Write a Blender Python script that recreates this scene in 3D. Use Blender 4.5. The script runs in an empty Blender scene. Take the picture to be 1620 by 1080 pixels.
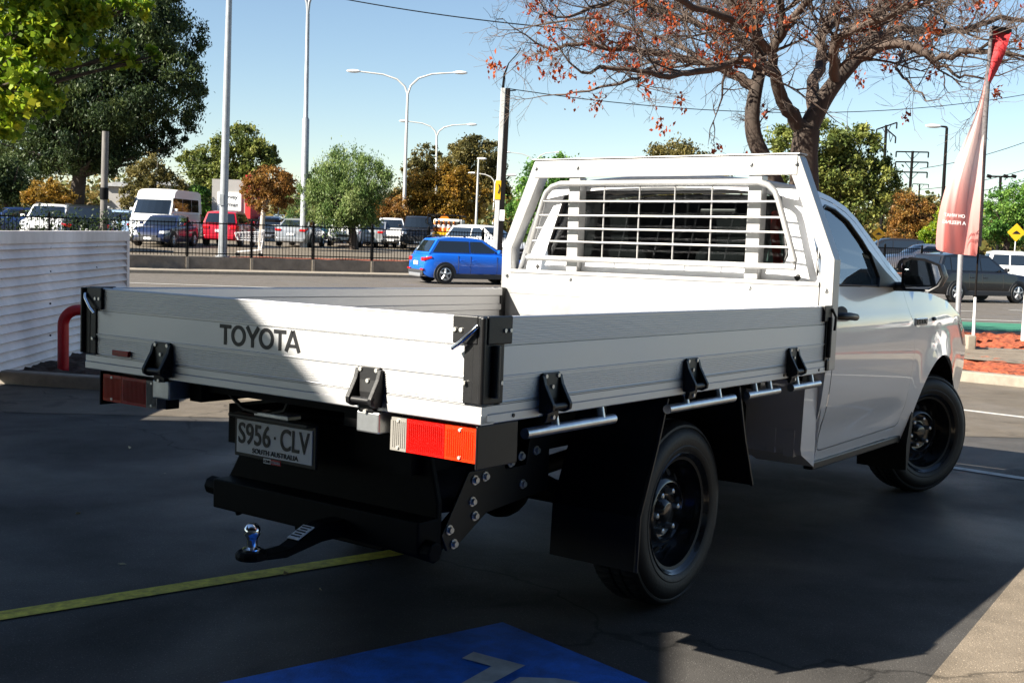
import bpy, bmesh, math, random
import numpy as np
from mathutils import Matrix, Vector, Euler, geometry
R = math.radians
C = bpy.context.scene.collection
SC = bpy.context.scene

# ---------------------------------------------------------------- camera
CW = ((0.99933, -0.03659, 0.0), (0.0034, 0.09273, 0.99569), (0.03643, 0.99502, -0.09279))   # right, up, forward columns
CAM = Vector((0, 0, 1.30))
F = 1833.67
cd = bpy.data.cameras.new('camera'); cam = bpy.data.objects.new('camera', cd); C.objects.link(cam)
cam.matrix_world = Matrix(((CW[0][0], CW[0][1], -CW[0][2], CAM.x), (CW[1][0], CW[1][1], -CW[1][2], CAM.y),
                           (CW[2][0], CW[2][1], -CW[2][2], CAM.z), (0, 0, 0, 1)))
cd.sensor_width = 36; cd.lens = 36 * F / 1620; cd.clip_end = 3000; cd.clip_start = 0.05
SC.camera = cam

# ---------------------------------------------------------------- light
SUND = Vector((1.3555, 0.6585, -1.0137)).normalized()          # direction the light travels
w = bpy.data.worlds.new('World'); SC.world = w; w.use_nodes = True
nt = w.node_tree; bg = nt.nodes['Background']
sky = nt.nodes.new('ShaderNodeTexSky'); sky.sky_type = 'NISHITA'; sky.sun_disc = False
sky.sun_elevation = math.asin(-SUND.z); sky.sun_rotation = math.atan2(-SUND.x, -SUND.y)
sky.altitude = 0; sky.air_density = 1.0; sky.dust_density = 0.0; sky.ozone_density = 2.2
nt.links.new(sky.outputs[0], bg.inputs[0]); bg.inputs[1].default_value = 0.05
sd = bpy.data.lights.new('sun', 'SUN'); sun = bpy.data.objects.new('sun', sd); C.objects.link(sun)
sd.energy = 5.0; sd.angle = R(0.5); sd.color = (1.0, 0.925, 0.80)
sun.rotation_euler = SUND.to_track_quat('-Z', 'Y').to_euler(); sun.location = (-30, -15, 30)
SC.view_settings.view_transform = 'Standard'; SC.view_settings.look = 'None'
SC.view_settings.gamma = 1; SC.view_settings.exposure = 1.6
SC.render.film_transparent = False
SC.cycles.max_bounces = 8; SC.cycles.transparent_max_bounces = 16

# ---------------------------------------------------------------- helpers
def at(px, py, d):
    """point d metres ahead of the viewpoint, along the ray of a picture point"""
    a, b = (px - 810) / F, -(py - 540) / F
    v = Vector([CW[i][0] * a + CW[i][1] * b + CW[i][2] for i in range(3)])
    return CAM + v * (d / v.y)

def zg(y):
    return -0.0031 - 0.0206 * min(y, 25.6)

def tag(o, label=None, cat=None, group=None, kind=None):
    if label: o['label'] = label
    if cat: o['category'] = cat
    if group: o['group'] = group
    if kind: o['kind'] = kind
    if kind and o.type == 'MESH' and len(o.data.polygons) and sum(p.normal.z*p.area for p in o.data.polygons) < -1e-3: o.data.flip_normals()
    return o

def empty(name, loc=(0, 0, 0), rz=0.0, label=None, cat=None, group=None):
    o = bpy.data.objects.new(name, None); C.objects.link(o)
    o.location = loc; o.rotation_euler = (0, 0, rz); o.empty_display_size = 0.2
    return tag(o, label, cat, group)

def copy_tree(o, parent=None):
    c = o.copy(); C.objects.link(c)
    if parent is not None: c.parent = parent
    for ch in o.children: copy_tree(ch, c)
    return c

class MB:
    def __init__(s): s.v = []; s.f = []; s.m = []; s.mi = 0
    def add(s, vs, fs):
        n = len(s.v); s.v += [tuple(x) for x in vs]
        for f in fs: s.f.append(tuple(i + n for i in f)); s.m.append(s.mi)
        return s
    def box(s, c, d, rot=None):
        x, y, z = d[0] / 2, d[1] / 2, d[2] / 2
        vs = [Vector(p) for p in ((-x,-y,-z),(x,-y,-z),(x,y,-z),(-x,y,-z),(-x,-y,z),(x,-y,z),(x,y,z),(-x,y,z))]
        if rot is not None:
            m = rot if isinstance(rot, Matrix) else Euler(rot).to_matrix()
            vs = [m @ p for p in vs]
        c = Vector(c)
        return s.add([p + c for p in vs], [(0,3,2,1),(4,5,6,7),(0,1,5,4),(1,2,6,5),(2,3,7,6),(3,0,4,7)])
    def bx(s, x0, x1, y0, y1, z0, z1):
        return s.box(((x0+x1)/2, (y0+y1)/2, (z0+z1)/2), (abs(x1-x0), abs(y1-y0), abs(z1-z0)))
    def prism(s, pts, fn, lo, hi):
        """pts: 2D outline; fn(a, b, t) -> 3D; extruded t = lo..hi"""
        n = len(pts)
        vs = [fn(a, b, lo) for a, b in pts] + [fn(a, b, hi) for a, b in pts]
        fs = [tuple(range(n))[::-1], tuple(range(n, 2*n))] + [(i, (i+1) % n, n+(i+1) % n, n+i) for i in range(n)]
        return s.add(vs, fs)
    def tube(s, pts, r, n=8, cap=True, closed=False):
        pts = [Vector(p) for p in pts]; rs = r if isinstance(r, (list, tuple)) else [r]*len(pts)
        base = len(s.v); vs = []; fs = []; up = None
        N = len(pts)
        for i, p in enumerate(pts):
            if closed: t = (pts[(i+1) % N] - pts[i-1]).normalized()
            else: t = (pts[min(i+1, N-1)] - pts[max(i-1, 0)]).normalized()
            if up is None:
                up = Vector((0,0,1)) if abs(t.z) < .9 else Vector((1,0,0))
            up = (up - t*up.dot(t)).normalized(); sd_ = t.cross(up)
            for k in range(n):
                a = 2*math.pi*k/n
                vs.append(p + (up*math.cos(a) + sd_*math.sin(a))*rs[i])
        for i in range(N if closed else N-1):
            j = (i+1) % N
            for k in range(n): fs.append((i*n+k, j*n+k, j*n+(k+1) % n, i*n+(k+1) % n))
        if cap and not closed: fs += [tuple(range(n)), tuple(range((N-1)*n, N*n))[::-1]]
        return s.add(vs, fs)
    def cyl(s, a, b, r, n=16, r2=None): return s.tube([a, b], [r, r if r2 is None else r2], n)
    def lathe(s, prof, fn, n=32, closed=False):
        """prof: (r, h) list; fn(r cos, r sin, h)"""
        vs = []; fs = []; P = len(prof)
        for k in range(n):
            a = 2*math.pi*k/n
            for r_, h in prof: vs.append(fn(r_*math.cos(a), r_*math.sin(a), h))
        for k in range(n):
            k2 = (k+1) % n
            for i in range(P if closed else P-1):
                j = (i+1) % P
                fs.append((k*P+i, k2*P+i, k2*P+j, k*P+j))
        return s.add(vs, fs)
    def sphere(s, c, r, n=16, m=10, sc=(1,1,1)):
        prof = [(math.sin(math.pi*i/m)*r, -math.cos(math.pi*i/m)*r) for i in range(m+1)]
        return s.lathe(prof, lambda x, y, h: (c[0]+x*sc[0], c[1]+y*sc[1], c[2]+h*sc[2]), n)
    def grid(s, P, flip=False):
        """P: 2D list of points"""
        a, b = len(P), len(P[0])
        fs = []
        for i in range(a-1):
            for j in range(b-1):
                q = (i*b+j, (i+1)*b+j, (i+1)*b+j+1, i*b+j+1)
                fs.append(q[::-1] if flip else q)
        return s.add([p for r_ in P for p in r_], fs)
    def build(s, name, mat, parent=None, bevel=0, smooth=None, seg=2, merge=True, loc=None, rz=0, solid=0):
        me = bpy.data.meshes.new(name); me.from_pydata(s.v, [], s.f)
        mats = mat if isinstance(mat, (list, tuple)) else [mat]
        for m in mats: me.materials.append(m)
        if len(mats) > 1: me.polygons.foreach_set('material_index', s.m)
        bm = bmesh.new(); bm.from_mesh(me)
        if merge: bmesh.ops.remove_doubles(bm, verts=bm.verts, dist=1e-5)
        bmesh.ops.recalc_face_normals(bm, faces=bm.faces)
        bm.to_mesh(me); bm.free()
        o = bpy.data.objects.new(name, me); C.objects.link(o)
        if parent is not None: o.parent = parent
        if loc is not None: o.location = loc
        o.rotation_euler = (0, 0, rz)
        if solid:
            md = o.modifiers.new('solid', 'SOLIDIFY'); md.thickness = solid; md.offset = 0
        if bevel:
            md = o.modifiers.new('bevel', 'BEVEL'); md.width = bevel; md.segments = seg; md.limit_method = 'ANGLE'; md.angle_limit = R(35)
        if smooth is not None: shade(me, smooth)
        return o

def pieces(mb, name, mat, parent=None, **kw):
    """builds every separate piece of mb as an object of its own"""
    par = list(range(len(mb.v)))
    def find(i):
        while par[i] != i: par[i] = par[par[i]]; i = par[i]
        return i
    for f in mb.f:
        a = find(f[0])
        for i in f[1:]: par[find(i)] = a
    groups = {}
    for f in mb.f: groups.setdefault(find(f[0]), []).append(f)
    out = []
    for fs in groups.values():
        ids = sorted({i for f in fs for i in f}); mp = {i: k for k, i in enumerate(ids)}
        m = MB(); m.v = [mb.v[i] for i in ids]; m.f = [tuple(mp[i] for i in f) for f in fs]; m.m = [0]*len(m.f)
        out.append(m.build(name, mat, parent, **kw))
    return out

def shade(me, ang):
    me.polygons.foreach_set('use_smooth', [True]*len(me.polygons))
    try: me.set_sharp_from_angle(angle=R(ang))
    except Exception: pass

def panel(outline, holes, fn, step=0.05, mb=None):
    """curved sheet: 2D outline with holes, triangulated with inner points, mapped by fn(a, b) -> 3D"""
    def dens(p):
        q = []
        for i in range(len(p)):
            a = Vector(p[i]); b = Vector(p[(i+1) % len(p)]); n = max(1, int((b-a).length/step))
            q += [a.lerp(b, k/n) for k in range(n)]
        return q
    loops = [dens(outline)] + [dens(h) for h in holes]
    pts = []; edges = []
    for l in loops:
        n0 = len(pts); pts += l; edges += [(n0+i, n0+(i+1) % len(l)) for i in range(len(l))]
    def inside(p, poly):
        c = False; n = len(poly); j = n-1
        for i in range(n):
            if (poly[i][1] > p[1]) != (poly[j][1] > p[1]) and p[0] < (poly[j][0]-poly[i][0])*(p[1]-poly[i][1])/(poly[j][1]-poly[i][1])+poly[i][0]: c = not c
            j = i
        return c
    xs = [p[0] for p in loops[0]]; ys = [p[1] for p in loops[0]]
    allb = [p for l in loops for p in l]
    x = min(xs)
    while x < max(xs):
        y = min(ys)
        while y < max(ys):
            p = (x, y)
            if inside(p, outline) and not any(inside(p, h) for h in holes) and all((p[0]-q[0])**2+(p[1]-q[1])**2 > (step*.5)**2 for q in allb):
                pts.append(Vector(p))
            y += step
        x += step
    V, E_, Fc, *_ = geometry.delaunay_2d_cdt(pts, edges, [], 0, 1e-6)
    fs = []
    for f in Fc:
        c = ((V[f[0]].x+V[f[1]].x+V[f[2]].x)/3, (V[f[0]].y+V[f[1]].y+V[f[2]].y)/3)
        if inside(c, outline) and not any(inside(c, h) for h in holes): fs.append(tuple(f))
    mb = mb or MB()
    mb.add([fn(v.x, v.y) for v in V], fs)
    return mb

def text(body, name, mat, parent, loc, right, up, width, height, off=0.0, depth=0.002, mirror=False, space=1.0):
    cu = bpy.data.curves.new(name, 'FONT'); cu.body = body; cu.size = 1; cu.offset = off; cu.extrude = 0.01; cu.align_x = 'CENTER'
    cu.space_character = space; cu.resolution_u = 6
    t = bpy.data.objects.new(name, cu); C.objects.link(t)
    me = bpy.data.meshes.new_from_object(t.evaluated_get(bpy.context.evaluated_depsgraph_get()))
    bpy.data.objects.remove(t); bpy.data.curves.remove(cu)
    n = len(me.vertices); co = np.empty(n*3); me.vertices.foreach_get('co', co); co = co.reshape(-1, 3)
    lo, hi = co.min(0), co.max(0)
    u = (co[:, 0]-(lo[0]+hi[0])/2)/(hi[0]-lo[0])*width; v = (co[:, 1]-(lo[1]+hi[1])/2)/(hi[1]-lo[1])*height
    if mirror: u = -u
    wz = (co[:, 2]-lo[2])/(hi[2]-lo[2])*depth
    r_ = np.array(Vector(right).normalized()); p_ = np.array(Vector(up).normalized()); nn = np.cross(r_, p_)
    out = np.array(loc)[None]+u[:, None]*r_+v[:, None]*p_+wz[:, None]*nn
    me.vertices.foreach_set('co', out.astype(np.float32).ravel()); me.update()
    me.materials.clear(); me.materials.append(mat)
    o = bpy.data.objects.new(name, me); C.objects.link(o)
    if parent is not None: o.parent = parent
    return o

# ---------------------------------------------------------------- materials
MATS = {}
def pm(name, col, rough=.5, metal=0.0, var=0.0, scale=6.0, bump=0.0, bscale=60.0, coat=0.0, emit=None, spec=.5, stretch=None, rvar=0.0, detail=6):
    m = bpy.data.materials.new(name); m.use_nodes = True; n = m.node_tree; b = n.nodes['Principled BSDF']
    b.inputs['Roughness'].default_value = rough; b.inputs['Metallic'].default_value = metal
    b.inputs['Specular IOR Level'].default_value = spec
    b.inputs['Coat Weight'].default_value = coat; b.inputs['Coat Roughness'].default_value = .03
    c = (*col, 1)
    b.inputs['Base Color'].default_value = c
    tc = n.nodes.new('ShaderNodeTexCoord'); mp = n.nodes.new('ShaderNodeMapping'); n.links.new(tc.outputs['Object'], mp.inputs[0])
    if stretch: mp.inputs['Scale'].default_value = stretch
    if var or rvar:
        t = n.nodes.new('ShaderNodeTexNoise'); t.inputs['Scale'].default_value = scale; t.inputs['Detail'].default_value = detail; t.inputs['Roughness'].default_value = .65
        n.links.new(mp.outputs[0], t.inputs[0])
        if var:
            r = n.nodes.new('ShaderNodeValToRGB'); r.color_ramp.elements[0].position = .3; r.color_ramp.elements[1].position = .72
            r.color_ramp.elements[0].color = (*[max(0, x*(1-var)) for x in col], 1); r.color_ramp.elements[1].color = (*[min(1, x*(1+var)) for x in col], 1)
            n.links.new(t.outputs[0], r.inputs[0]); n.links.new(r.outputs[0], b.inputs['Base Color'])
        if rvar:
            q = n.nodes.new('ShaderNodeMapRange'); q.inputs[1].default_value = .3; q.inputs[2].default_value = .7
            q.inputs[3].default_value = max(0, rough-rvar); q.inputs[4].default_value = min(1, rough+rvar)
            n.links.new(t.outputs[0], q.inputs[0]); n.links.new(q.outputs[0], b.inputs['Roughness'])
    if bump:
        t2 = n.nodes.new('ShaderNodeTexNoise'); t2.inputs['Scale'].default_value = bscale; t2.inputs['Detail'].default_value = 4
        n.links.new(mp.outputs[0], t2.inputs[0]); bp = n.nodes.new('ShaderNodeBump'); bp.inputs['Strength'].default_value = bump; bp.inputs['Distance'].default_value = .02
        n.links.new(t2.outputs[0], bp.inputs['Height']); n.links.new(bp.outputs[0], b.inputs['Normal'])
    if emit:
        b.inputs['Emission Color'].default_value = (*emit[0], 1); b.inputs['Emission Strength'].default_value = emit[1]
    MATS[name] = m
    return m

def glass(name, tint, rough=.0, ior=1.6):
    m = bpy.data.materials.new(name); m.use_nodes = True; n = m.node_tree; n.nodes.remove(n.nodes['Principled BSDF'])
    o = n.nodes['Material Output']; tr = n.nodes.new('ShaderNodeBsdfTransparent'); tr.inputs[0].default_value = (*tint, 1)
    gl = n.nodes.new('ShaderNodeBsdfGlossy'); gl.inputs['Roughness'].default_value = rough; gl.inputs[0].default_value = (.95, .97, 1, 1)
    fr = n.nodes.new('ShaderNodeFresnel'); fr.inputs[0].default_value = ior; mx = n.nodes.new('ShaderNodeMixShader')
    n.links.new(fr.outputs[0], mx.inputs[0]); n.links.new(tr.outputs[0], mx.inputs[1]); n.links.new(gl.outputs[0], mx.inputs[2]); n.links.new(mx.outputs[0], o.inputs[0])
    MATS[name] = m
    return m

def leafmat(name, cols, trans=.35, rough=.5):
    """foliage: colour drawn per leaf from a ramp"""
    m = bpy.data.materials.new(name); m.use_nodes = True; n = m.node_tree; b = n.nodes['Principled BSDF']; o = n.nodes['Material Output']
    a = n.nodes.new('ShaderNodeAttribute'); a.attribute_name = 'leafrand'
    r = n.nodes.new('ShaderNodeValToRGB'); e = r.color_ramp.elements
    e[0].position = 0; e[0].color = (*cols[0], 1); e[1].position = 1; e[1].color = (*cols[-1], 1)
    for i, c in enumerate(cols[1:-1]): x = e.new((i+1)/(len(cols)-1)); x.color = (*c, 1)
    n.links.new(a.outputs['Fac'], r.inputs[0]); n.links.new(r.outputs[0], b.inputs['Base Color'])
    b.inputs['Roughness'].default_value = rough; b.inputs['Specular IOR Level'].default_value = .3
    t = n.nodes.new('ShaderNodeBsdfTranslucent'); n.links.new(r.outputs[0], t.inputs[0])
    mx = n.nodes.new('ShaderNodeMixShader'); mx.inputs[0].default_value = trans
    n.links.new(b.outputs[0], mx.inputs[1]); n.links.new(t.outputs[0], mx.inputs[2]); n.links.new(mx.outputs[0], o.inputs[0])
    return m

M = dict(
    alu=pm('alu', (.60, .60, .61), .54, .96, var=.04, scale=2, stretch=(1.2, 1.2, 2.5), rvar=.04),
    aluw=pm('alu_white', (.42, .42, .42), .42, .45, var=.14, scale=4, rvar=.08),
    zinc=pm('zinc', (.62, .64, .66), .32, .9, var=.15, scale=20),
    chrome=pm('chrome', (.85, .86, .88), .12, 1.0),
    bplastic=pm('black_plastic', (.006, .006, .007), .42, var=.3, scale=30, bump=.05, bscale=300),
    bsteel=pm('black_steel', (.004, .004, .0045), .6, var=.3, scale=9, spec=.12),
    rubber=pm('rubber', (.009, .009, .010), .58, var=.35, scale=18, bump=.08, bscale=90),
    flap=pm('mud_flap', (.005, .005, .0055), .55, var=.4, scale=7, spec=.3),
    rimb=pm('rim_black', (.014, .015, .018), .22, .0, coat=.6, var=.2, scale=9),
    paint=pm('white_paint', (.84, .85, .87), .28, coat=1.0, var=.015, scale=2),
    dark=pm('dark_interior', (.012, .012, .013), .7),
    seat=pm('seat_cloth', (.03, .03, .032), .9, var=.3, scale=40),
    redb=pm('red_belt', (.55, .03, .015), .6),
    lens_r=pm('red_lens', (.50, .006, .004), .18, coat=.8, var=.06, scale=40, bump=.10, bscale=220),
    lens_a=pm('amber_lens', (.66, .030, .004), .18, coat=.8, var=.06, scale=40, bump=.10, bscale=220),
    lens_w=pm('clear_lens', (.26, .25, .23), .16, coat=.8, var=.06, scale=40, bump=.10, bscale=220),
    plate=pm('plate_white', (.88, .89, .90), .35),
    ink=pm('black_ink', (.008, .008, .010), .45),
    redv=pm('red_vinyl', (.55, .01, .02), .4),
    white=pm('white_vinyl', (.82, .82, .82), .4),
    mirror=pm('mirror_glass', (.86, .88, .92), .02, 1.0),
    g_dark=glass('privacy_glass', (.30, .34, .34)),
    g_clear=glass('clear_glass', (.50, .58, .58), ior=2.3),
    bolt=pm('bolt_zinc', (.75, .74, .70), .35, .7),
)

# ================================================================ GROUND
def asphalt(name, col, var=.35, crack=True, rough=.72):
    m = pm(name, col, rough, var=0, bump=0, spec=.16)
    n = m.node_tree; b = n.nodes['Principled BSDF']; L = n.links.new
    tc = n.nodes.new('ShaderNodeTexCoord')
    def noise(s, d=5, dist=0):
        t = n.nodes.new('ShaderNodeTexNoise'); t.inputs['Scale'].default_value = s; t.inputs['Detail'].default_value = d; t.inputs['Distortion'].default_value = dist
        L(tc.outputs['Object'], t.inputs[0]); return t
    big = noise(.55, 5, .6); mid = noise(4.5, 6); fine = noise(210, 3)
    mth = lambda op, a, c: (lambda x: (L(a, x.inputs[0]), (L(c, x.inputs[1]) if hasattr(c, 'links') else setattr(x.inputs[1], 'default_value', c)), x.outputs[0])[-1])((lambda x: (setattr(x, 'operation', op), x)[1])(n.nodes.new('ShaderNodeMath')))
    s = mth('ADD', mth('MULTIPLY', big.outputs[0], 1.0), mth('ADD', mth('MULTIPLY', mid.outputs[0], .7), mth('MULTIPLY', fine.outputs[0], .95)))
    mr = n.nodes.new('ShaderNodeMapRange'); mr.inputs[1].default_value = .95; mr.inputs[2].default_value = 1.7; mr.inputs[3].default_value = 1-var; mr.inputs[4].default_value = 1+var
    L(s, mr.inputs[0])
    v = n.nodes.new('ShaderNodeVectorMath'); v.operation = 'SCALE'; v.inputs[0].default_value = col
    fac = mr.outputs[0]
    # dark drips and stains, pale scuffs
    st = noise(1.7, 4, 1.2); sm = n.nodes.new('ShaderNodeMapRange'); sm.inputs[1].default_value = .60; sm.inputs[2].default_value = .72; sm.inputs[3].default_value = 1.0; sm.inputs[4].default_value = .60
    L(st.outputs[0], sm.inputs[0]); fac = mth('MULTIPLY', fac, sm.outputs[0])
    sp_ = n.nodes.new('ShaderNodeTexVoronoi'); sp_.inputs['Scale'].default_value = 85; L(tc.outputs['Object'], sp_.inputs[0])
    sq = n.nodes.new('ShaderNodeMapRange'); sq.inputs[1].default_value = .04; sq.inputs[2].default_value = .22; sq.inputs[3].default_value = 3.2; sq.inputs[4].default_value = 1.0
    L(sp_.outputs['Distance'], sq.inputs[0]); fac = mth('MULTIPLY', fac, sq.outputs[0])
    if crack:
        vo = n.nodes.new('ShaderNodeTexVoronoi'); vo.feature = 'DISTANCE_TO_EDGE'; vo.inputs['Scale'].default_value = .16
        wp = n.nodes.new('ShaderNodeVectorMath'); wp.operation = 'ADD'; sc_ = n.nodes.new('ShaderNodeVectorMath'); sc_.operation = 'SCALE'; sc_.inputs['Scale'].default_value = .9
        L(noise(1.3, 6).outputs['Color'], sc_.inputs[0]); L(tc.outputs['Object'], wp.inputs[0]); L(sc_.outputs[0], wp.inputs[1]); L(wp.outputs[0], vo.inputs[0])
        cr = n.nodes.new('ShaderNodeMapRange'); cr.inputs[1].default_value = 0; cr.inputs[2].default_value = .0025; cr.inputs[3].default_value = .45; cr.inputs[4].default_value = 1
        L(vo.outputs['Distance'], cr.inputs[0]); fac = mth('MULTIPLY', fac, cr.outputs[0])
    L(fac, v.inputs['Scale']); L(v.outputs[0], b.inputs['Base Color'])
    rr = n.nodes.new('ShaderNodeMapRange'); rr.inputs[1].default_value = .35; rr.inputs[2].default_value = .68; rr.inputs[3].default_value = rough+.16; rr.inputs[4].default_value = rough-.30
    L(big.outputs[0], rr.inputs[0]); L(rr.outputs[0], b.inputs['Roughness'])
    bp = n.nodes.new('ShaderNodeBump'); bp.inputs['Strength'].default_value = .55; bp.inputs['Distance'].default_value = .006
    L(mth('ADD', fine.outputs[0], mth('MULTIPLY', mid.outputs[0], .5)), bp.inputs['Height']); L(bp.outputs[0], b.inputs['Normal'])
    return m
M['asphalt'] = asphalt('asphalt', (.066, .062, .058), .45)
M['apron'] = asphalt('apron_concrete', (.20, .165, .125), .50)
M['road'] = asphalt('road_asphalt', (.125, .112, .098), .15, crack=False)
M['carpark'] = asphalt('car_park_asphalt', (.15, .128, .10), .15, crack=False)
M['conc'] = pm('kerb_concrete', (.26, .225, .18), .85, var=.22, scale=9, bump=.1)
M['wallc'] = pm('wall_concrete', (.15, .13, .11), .85, var=.3, scale=3, bump=.1)
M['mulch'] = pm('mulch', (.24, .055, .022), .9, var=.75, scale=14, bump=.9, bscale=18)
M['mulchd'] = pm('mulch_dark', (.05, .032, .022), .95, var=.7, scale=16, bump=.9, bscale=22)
M['linew'] = pm('line_white', (.50, .49, .46), .7, var=.25, scale=14)
M['liney'] = pm('line_yellow', (.78, .57, .05), .75, var=.5, scale=22, bump=.3, bscale=150, detail=12)
M['blue'] = pm('bay_blue', (.008, .15, .62), .65, var=.45, scale=9, bump=.25, bscale=150, detail=12)
M['green'] = pm('bike_green', (.03, .17, .10), .8, var=.2, scale=2)

def sheet(name, pts, mat, dz=0.0, kind='structure', zf=zg, parent=None):
    mb = MB(); mb.add([(x, y, zf(y)+dz) for x, y in pts], [tuple(range(len(pts)))])
    return tag(mb.build(name, mat, parent), kind=kind)
mb = MB()
for a, b in ((-60, 25.6), (25.6, 1500)):
    for x0, x1 in ((-1500, -60), (-60, 60), (60, 1500)):
        mb.add([(x0, a, zg(a)), (x1, a, zg(a)), (x1, b, zg(b)), (x0, b, zg(b))], [(0, 1, 2, 3)])
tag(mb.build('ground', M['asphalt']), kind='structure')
# apron of old concrete right of the seam
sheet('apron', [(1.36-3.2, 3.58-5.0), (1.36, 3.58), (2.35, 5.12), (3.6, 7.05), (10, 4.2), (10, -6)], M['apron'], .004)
M['lane'] = asphalt('lit_tone_pavement', (.125, .107, .085), .35)
sheet('lit_tone_pavement', [(-4.5, 8.58), (4.5, 9.30), (7.5, 9.55), (8.2, 11.4), (5.53, 13.9), (2, 17.2), (.4, 18.4), (-.2, 12), (-.4, 9.9), (-4.5, 10.2)], M['lane'], .0025)  # paler tan puts the sunlit look into the colour; the joint is real
# wall line of the far side of the road
WA = Vector((-13.46, 41.24)); WD = Vector((9.16, 4.22)).normalized(); WN = Vector((-WD.y, WD.x))
def wl(s, n=0.0): p = WA+WD*s+WN*n; return (p.x, p.y)
ZR = zg(99)
mb = MB(); q = [(-60, 24.3), (60, 30.3), wl(120, -1.6), wl(-60, -1.6)]
mb.add([(x, y, zg(y)+.006) for x, y in [(-38, 26.9), (60, 30.0)]]+[(x, y, ZR+.006) for x, y in (wl(120, -1.6), wl(-28, -1.6))], [(0, 1, 2, 3)])
tag(mb.build('road', M['road']), kind='structure')
mb = MB()
a = [wl(-60, .15), wl(120, .15), (400, 900), (-400, 900)]
b = [wl(120, 26), wl(-60, 26)]
mb.add([(*a[0], .035), (*a[1], .035), (*b[0], .26), (*b[1], .26), (*a[2], .26), (*a[3], .26)], [(0, 1, 2, 3), (3, 2, 4, 5)])
tag(mb.build('car_park', M['carpark']), kind='structure')
# footpath along the wall with a kerb step
mb = MB(); P0, P1, P2, P3 = wl(-60, -1.6), wl(120, -1.6), wl(120, -.1), wl(-60, -.1)
mb.prism([P0, P1, P2, P3], lambda x, y, t: (x, y, t), ZR-.1, ZR+.13)
tag(mb.build('footpath', M['conc'], bevel=.02), kind='structure')

def stripe(name, p, q, wd, mat, label, dz=.004, zf=zg):
    p = Vector(p); q = Vector(q); n = Vector((-(q-p).y, (q-p).x)).normalized()*wd/2
    o = sheet(name, [tuple(p-n), tuple(q-n), tuple(q+n), tuple(p+n)], mat, dz, zf=zf)
    return o
stripe('line_marking', (-2.75, 3.06), (-.35, 5.05), .098, M['liney'], '')
stripe('line_marking', (4.40-4.4, 10.98+4.44), (7.2, 8.17), .10, M['linew'], '')
stripe('line_marking', (3.0066-2.6, 7.697+2.5), (6.0, 4.81), .10, M['linew'], '')
# blue accessible bay with its white symbol
bx_, by_ = Vector((-.833, -.67)).normalized(), Vector((.458, -.541)).normalized()
o0 = Vector((.003, 4.032))
sheet('bay_marking', [tuple(o0), tuple(o0+bx_*1.5), tuple(o0+bx_*1.5+by_*1.6), tuple(o0+by_*1.6)], M['blue'], .004)
sheet('bay_marking', [(-0.124, 3.634), (-0.089, 3.698), (-0.033, 3.661), (0.08, 3.589), (-0.009, 3.445), (-0.092, 3.309), (-0.185, 3.3), (-0.104, 3.435), (-0.027, 3.571)], M['linew'], .008)
sheet('bay_marking', [(0.029, 3.427), (0.062, 3.484), (0.176, 3.484), (0.243, 3.459), (0.322, 3.349), (0.207, 3.313), (0.135, 3.406), (0.058, 3.348)], M['linew'], .008)
# left bed: kerb, dark mulch
def wall_strip(name, path, z0, z1, wd, mat, label=None, cat=None, group=None, kind=None, bevel=.015):
    mb = MB(); n = len(path); L_ = []; R_ = []
    for i, p in enumerate(path):
        a = Vector(path[max(i-1, 0)]); b = Vector(path[min(i+1, n-1)]); d = (b-a).normalized(); nn = Vector((-d.y, d.x))*wd/2
        L_.append(Vector(p)+nn); R_.append(Vector(p)-nn)
    f0 = z0 if callable(z0) else (lambda y: z0); f1 = z1 if callable(z1) else (lambda y: z1)
    vs = []
    for l, r in zip(L_, R_): vs += [(l.x, l.y, f0(l.y)), (r.x, r.y, f0(r.y)), (r.x, r.y, f1(r.y)), (l.x, l.y, f1(l.y))]
    fs = [(0, 1, 2, 3), tuple(4*(n-1)+k for k in (3, 2, 1, 0))]
    for i in range(n-1):
        for k in range(4): fs.append((4*i+k, 4*i+4+k, 4*i+4+(k+1) % 4, 4*i+(k+1) % 4))
    mb.add(vs, fs)
    return tag(mb.build(name, mat, bevel=bevel), label, cat, group, kind)
wall_strip('kerb', [(-4.72, 10.47), (-3.58, 10.22), (-1.2, 9.75), (-.4, 10.0), (-.2, 12), (-.6, 16.6)], lambda y: zg(y)-.1, lambda y: zg(y)+.115, .16, M['conc'], kind='structure')
def lumpy(name, poly, z, amp, mat, step=.09, kind='stuff', slope=None):
    rnd = random.Random(hash(name) % 1000 if False else len(poly)*7+3)
    mb = panel(poly, [], lambda x, y: (x, y, (slope(x, y) if slope else z)+rnd.uniform(-amp, amp)), step)
    o = mb.build(name, mat); return tag(o, kind=kind)
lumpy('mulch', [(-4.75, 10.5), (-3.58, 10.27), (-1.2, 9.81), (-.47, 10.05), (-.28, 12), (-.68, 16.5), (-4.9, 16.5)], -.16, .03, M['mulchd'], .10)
# right bed: kerb, mulch, concrete edging, sleeper, mulch
KP, KD = Vector((5.53, 13.96)), Vector((.735, -.678)); KN = Vector((.678, .735))
def kl(s, n): p = KP+KD*s+KN*n; return (p.x, p.y)
wall_strip('kerb', [kl(-8.2, .1), kl(-3.2, .1), kl(-3.16, .1), kl(.75, .1), kl(.765, .1), kl(4.2, .1), kl(4.215, .1), kl(8, .1)], lambda y: zg(y)-.1, lambda y: zg(y)+.125, .2, M['conc'], kind='structure')
lumpy('mulch', [kl(-8.2, .2), kl(8, .2), kl(8, .7), kl(1.8, .95), kl(.6, 2.0), kl(-1, 2.9), kl(-8.2, 2.9)], 0, .035, M['mulch'], .10, slope=lambda x, y: zg(y)+.12)
sheet('garden_path', [kl(8, .7), kl(1.8, .95), kl(.6, 2.0), kl(-1, 2.9), kl(-2, 4.6), (14, 17.2), kl(9, .7)], M['conc'], .14)
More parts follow.
